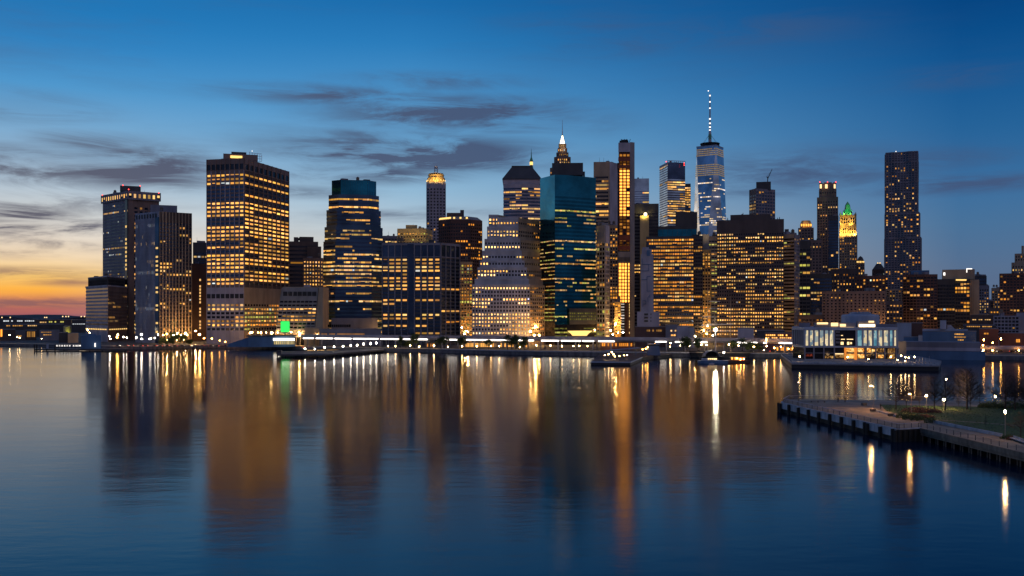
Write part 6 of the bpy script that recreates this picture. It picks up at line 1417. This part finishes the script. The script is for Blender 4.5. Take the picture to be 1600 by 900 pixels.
person('person in dark clothes standing by the lawn corner under the trees', 1376, 639.5, .4, 1.78)
person('person in dark clothes at the far railing, nearer the pier tip', 1309.5, 628.6, 2.9, 1.7, 1)
person('person in dark clothes at the far railing, nearer the arm lamp', 1320.5, 629, 3.4, 1.75, 2)
# ================================================================== sky, camera
def lin(c): return tuple(((v/255)/12.92 if v/255 <= .04045 else ((v/255+.055)/1.055)**2.4) for v in c)
W = bpy.data.worlds.new('World'); SC.world = W; W.use_nodes = True
nt = W.node_tree; nt.nodes.clear(); N = nt.nodes.new; LK = nt.links.new
def math_(op, a, b=None, c=None):
    n = N('ShaderNodeMath'); n.operation = op
    for i, v in enumerate((a, b, c)):
        if v is None: continue
        if isinstance(v, (int, float)): n.inputs[i].default_value = v
        else: LK(v, n.inputs[i])
    return n.outputs[0]
out = N('ShaderNodeOutputWorld'); bg = N('ShaderNodeBackground'); LK(bg.outputs[0], out.inputs[0])
tc = N('ShaderNodeTexCoord'); sx = N('ShaderNodeSeparateXYZ'); LK(tc.outputs['Generated'], sx.inputs[0])
az = math_('ARCTAN2', sx.outputs[0], sx.outputs[1]); el = math_('ARCSINE', sx.outputs[2])
tt = math_('SQRT', math_('DIVIDE', math_('MAXIMUM', el, 0.0), PI/2))
SUNAZ = math.radians(-35)
dd = math_('ARCCOSINE', math_('COSINE', math_('SUBTRACT', az, SUNAZ)))
def ramp(px, stops, tail):
    n = N('ShaderNodeValToRGB'); cr = n.color_ramp; cr.interpolation = 'B_SPLINE' if False else 'LINEAR'
    ca = math.cos(math.atan((px-800)/F)); pos = []
    for py, c in stops: e = math.atan((HZ-py)/F*ca); pos.append((math.sqrt(max(0, e)/(PI/2)), lin(c)))
    pos += [(p, lin(c)) for p, c in tail]; pos.sort(key=lambda q: q[0])
    while len(cr.elements) < len(pos): cr.elements.new(.5)
    for e_, (p, c) in zip(cr.elements, pos): e_.position = min(1, p); e_.color = (*c, 1)
    LK(tt, n.inputs[0]); return n.outputs[0]
tail = [(.52, (22, 95, 158)), (.7, (14, 66, 122)), (1.0, (52,84,130))]
r0 = ramp(60, [(492,(150,88,100)),(482,(190,105,95)),(468,(240,150,85)),(452,(255,180,72)),(430,(255,206,116)),(400,(250,222,182)),(370,(238,224,206)),(330,(214,217,216)),(290,(184,202,216)),(240,(146,180,208)),(190,(116,166,205)),(130,(78,150,203)),(60,(44,130,193)),(0,(30,118,182))], tail)
r1 = ramp(620, [(492,(200,175,150)),(430,(214,205,192)),(380,(196,203,206)),(350,(178,197,210)),(300,(146,184,211)),(220,(104,163,207)),(150,(76,146,199)),(70,(42,124,186)),(0,(24,106,170))], tail)
r2 = ramp(1520, [(492,(92,100,122)),(420,(86,110,142)),(350,(72,113,153)),(280,(56,109,158)),(200,(36,98,152)),(100,(12,84,144)),(0,(2,68,128))], [(.52,(4,62,118)),(.7,(14,56,106)),(1.0,(38,66,108))])
r3 = ramp(800, [(492,(70,74,100)),(400,(86,92,120)),(250,(118,118,146)),(50,(138,134,158))], [(.6,(140,140,168)),(.8,(100,118,154)),(1.0,(52,84,130))])  # unseen sky behind the camera: brightened higher up to light facades, dark low for glass
def smooth(v, a, b):
    n = N('ShaderNodeMapRange'); n.interpolation_type = 'SMOOTHSTEP'; n.inputs[1].default_value = a; n.inputs[2].default_value = b; LK(v, n.inputs[0]); return n.outputs[0]
def lerp(v, a, b, blend='MIX'):
    n = N('ShaderNodeMix'); n.data_type = 'RGBA'; n.blend_type = blend
    if isinstance(v, (int, float)): n.inputs[0].default_value = v
    else: LK(v, n.inputs[0])
    for s_, i in ((a, 6), (b, 7)):
        if isinstance(s_, tuple): n.inputs[i].default_value = (*s_, 1)
        else: LK(s_, n.inputs[i])
    return n.outputs[2]
R_ = math.radians
def lins(v, a, b):
    n = N('ShaderNodeMapRange'); n.inputs[1].default_value = a; n.inputs[2].default_value = b; LK(v, n.inputs[0]); return n.outputs[0]
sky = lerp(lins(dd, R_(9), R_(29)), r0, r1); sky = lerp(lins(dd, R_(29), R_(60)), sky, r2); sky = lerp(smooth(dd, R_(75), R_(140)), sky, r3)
# a little true scattering from the sky model, sun just under the horizon
ns = N('ShaderNodeTexSky'); ns.sky_type = 'NISHITA'; ns.sun_disc = False; ns.sun_elevation = R_(-2); ns.sun_rotation = SUNAZ; ns.dust_density = 1.5; ns.ozone_density = 3
sky = lerp(.03, sky, ns.outputs[0], 'ADD')
# clouds: long thin streaks, gathered where the photograph has them
cv = N('ShaderNodeCombineXYZ'); LK(az, cv.inputs[0]); LK(el, cv.inputs[1])
blobs = [(70,262,180,24,.6),(215,264,120,26,.8),(90,318,120,16,.4),(140,222,70,13,.5),(25,342,75,22,.9),(110,354,90,11,.7),(20,165,110,18,.35),(60,427,95,8,.6),(110,440,60,6,.5),(70,474,160,8,.7),(60,380,120,8,.45),(20,395,60,7,.4),
         (650,240,150,24,1.0),(570,270,110,14,.7),(530,150,130,14,.6),(710,176,150,22,.8),(790,196,90,10,.6),(680,128,110,12,.4),(590,212,80,9,.5),(620,337,90,7,.5),(470,300,80,9,.4),(720,330,60,7,.35),(290,275,60,10,.4),
         (960,72,80,15,.3),(1180,48,130,20,.32),(1265,268,140,26,.6),(1500,288,140,11,.7),(1430,252,120,14,.45),(1480,122,100,14,.3),(930,190,50,18,.2),(1190,300,80,8,.4),(900,40,90,14,.2)]
acc = None
for px, py, rx, ry, s in blobs:
    a = math.atan((px-800)/F); e = math.atan((HZ-py)/F*math.cos(a)); sa = rx/F*math.cos(a)**2*1.75; se = ry/F*1.55
    mp = N('ShaderNodeMapping'); mp.inputs['Scale'].default_value = (1/sa, 1/se, 0); mp.inputs['Location'].default_value = (-a/sa, -e/se, 0); LK(cv.outputs[0], mp.inputs[0])
    ln = N('ShaderNodeVectorMath'); ln.operation = 'LENGTH'; LK(mp.outputs[0], ln.inputs[0])
    mr = N('ShaderNodeMapRange'); mr.interpolation_type = 'SMOOTHSTEP'; mr.inputs[1].default_value = 1.25; mr.inputs[2].default_value = 0; mr.inputs[3].default_value = 0; mr.inputs[4].default_value = s; LK(ln.outputs['Value'], mr.inputs[0])
    acc = mr.outputs[0] if acc is None else math_('MAXIMUM', acc, mr.outputs[0])
mp = N('ShaderNodeMapping'); mp.inputs['Scale'].default_value = (8, 46, 1); mp.inputs['Rotation'].default_value = (0, 0, -.05); LK(cv.outputs[0], mp.inputs[0])
nz = N('ShaderNodeTexNoise'); nz.inputs['Scale'].default_value = 1; nz.inputs['Detail'].default_value = 10; nz.inputs['Roughness'].default_value = .66; nz.inputs['Distortion'].default_value = .7; LK(mp.outputs[0], nz.inputs['Vector'])
mp2 = N('ShaderNodeMapping'); mp2.inputs['Scale'].default_value = (3, 22, 1); mp2.inputs['Location'].default_value = (4, 9, 0); LK(cv.outputs[0], mp2.inputs[0])
nz2 = N('ShaderNodeTexNoise'); nz2.inputs['Scale'].default_value = 1; nz2.inputs['Detail'].default_value = 6; nz2.inputs['Roughness'].default_value = .6; LK(mp2.outputs[0], nz2.inputs['Vector'])
n1 = smooth(nz.outputs['Fac'], .36, .62)
cl = math_('MULTIPLY', acc, math_('ADD', math_('MULTIPLY', n1, 1.2), .3))
wisp = math_('MULTIPLY', smooth(nz2.outputs['Fac'], .45, .75), math_('MULTIPLY', smooth(dd, R_(75), R_(30)), .24))
cl = math_('MINIMUM', math_('ADD', cl, wisp), .92)
ccol = lerp(lins(dd, R_(8), R_(34)), (.085,.08,.12), (.06,.085,.165)); ccol = lerp(lins(dd, R_(34), R_(62)), ccol, (.055,.095,.2))
low = smooth(el, R_(4.2), R_(.8)); ccol = lerp(math_('MULTIPLY', low, .6), ccol, (.40,.15,.12))
sky = lerp(cl, sky, ccol)
LK(sky, bg.inputs[0]); bg.inputs[1].default_value = 1.0
# afterglow: the sun is down; a faint warm light still comes from its direction
sl = bpy.data.lights.new('sun', 'SUN'); sl.energy = .04; sl.angle = R_(12); sl.color = (1,.6,.35); so = bpy.data.objects.new('sun', sl); COL.objects.link(so)
so.rotation_euler = Vector((-math.sin(SUNAZ)*math.cos(R_(2)), -math.cos(SUNAZ)*math.cos(R_(2)), -math.sin(R_(2)))).to_track_quat('-Z', 'Y').to_euler()
cam = bpy.data.cameras.new('camera'); co = bpy.data.objects.new('camera', cam); COL.objects.link(co); SC.camera = co
co.location = (0, 0, EYE); co.rotation_euler = (PI/2, 0, 0); cam.sensor_width = 36; cam.lens = 36*F/1600; cam.shift_y = (HZ-450)/1600; cam.clip_start = 1; cam.clip_end = 40000
vs = SC.view_settings; vs.view_transform = 'Standard'; vs.look = 'None'; vs.exposure = 0; vs.gamma = 1; vs.use_curve_mapping = False
cy = SC.cycles; cy.max_bounces = 4; cy.diffuse_bounces = 1; cy.glossy_bounces = 3; cy.transmission_bounces = 0; cy.transparent_max_bounces = 2
cy.caustics_reflective = True; cy.sample_clamp_indirect = 6; cy.sample_clamp_direct = 0; cy.use_denoising = True; cy.denoiser = 'OPENIMAGEDENOISE'; cy.use_light_tree = True; cy.use_adaptive_sampling = False
cy.blur_glossy = 0
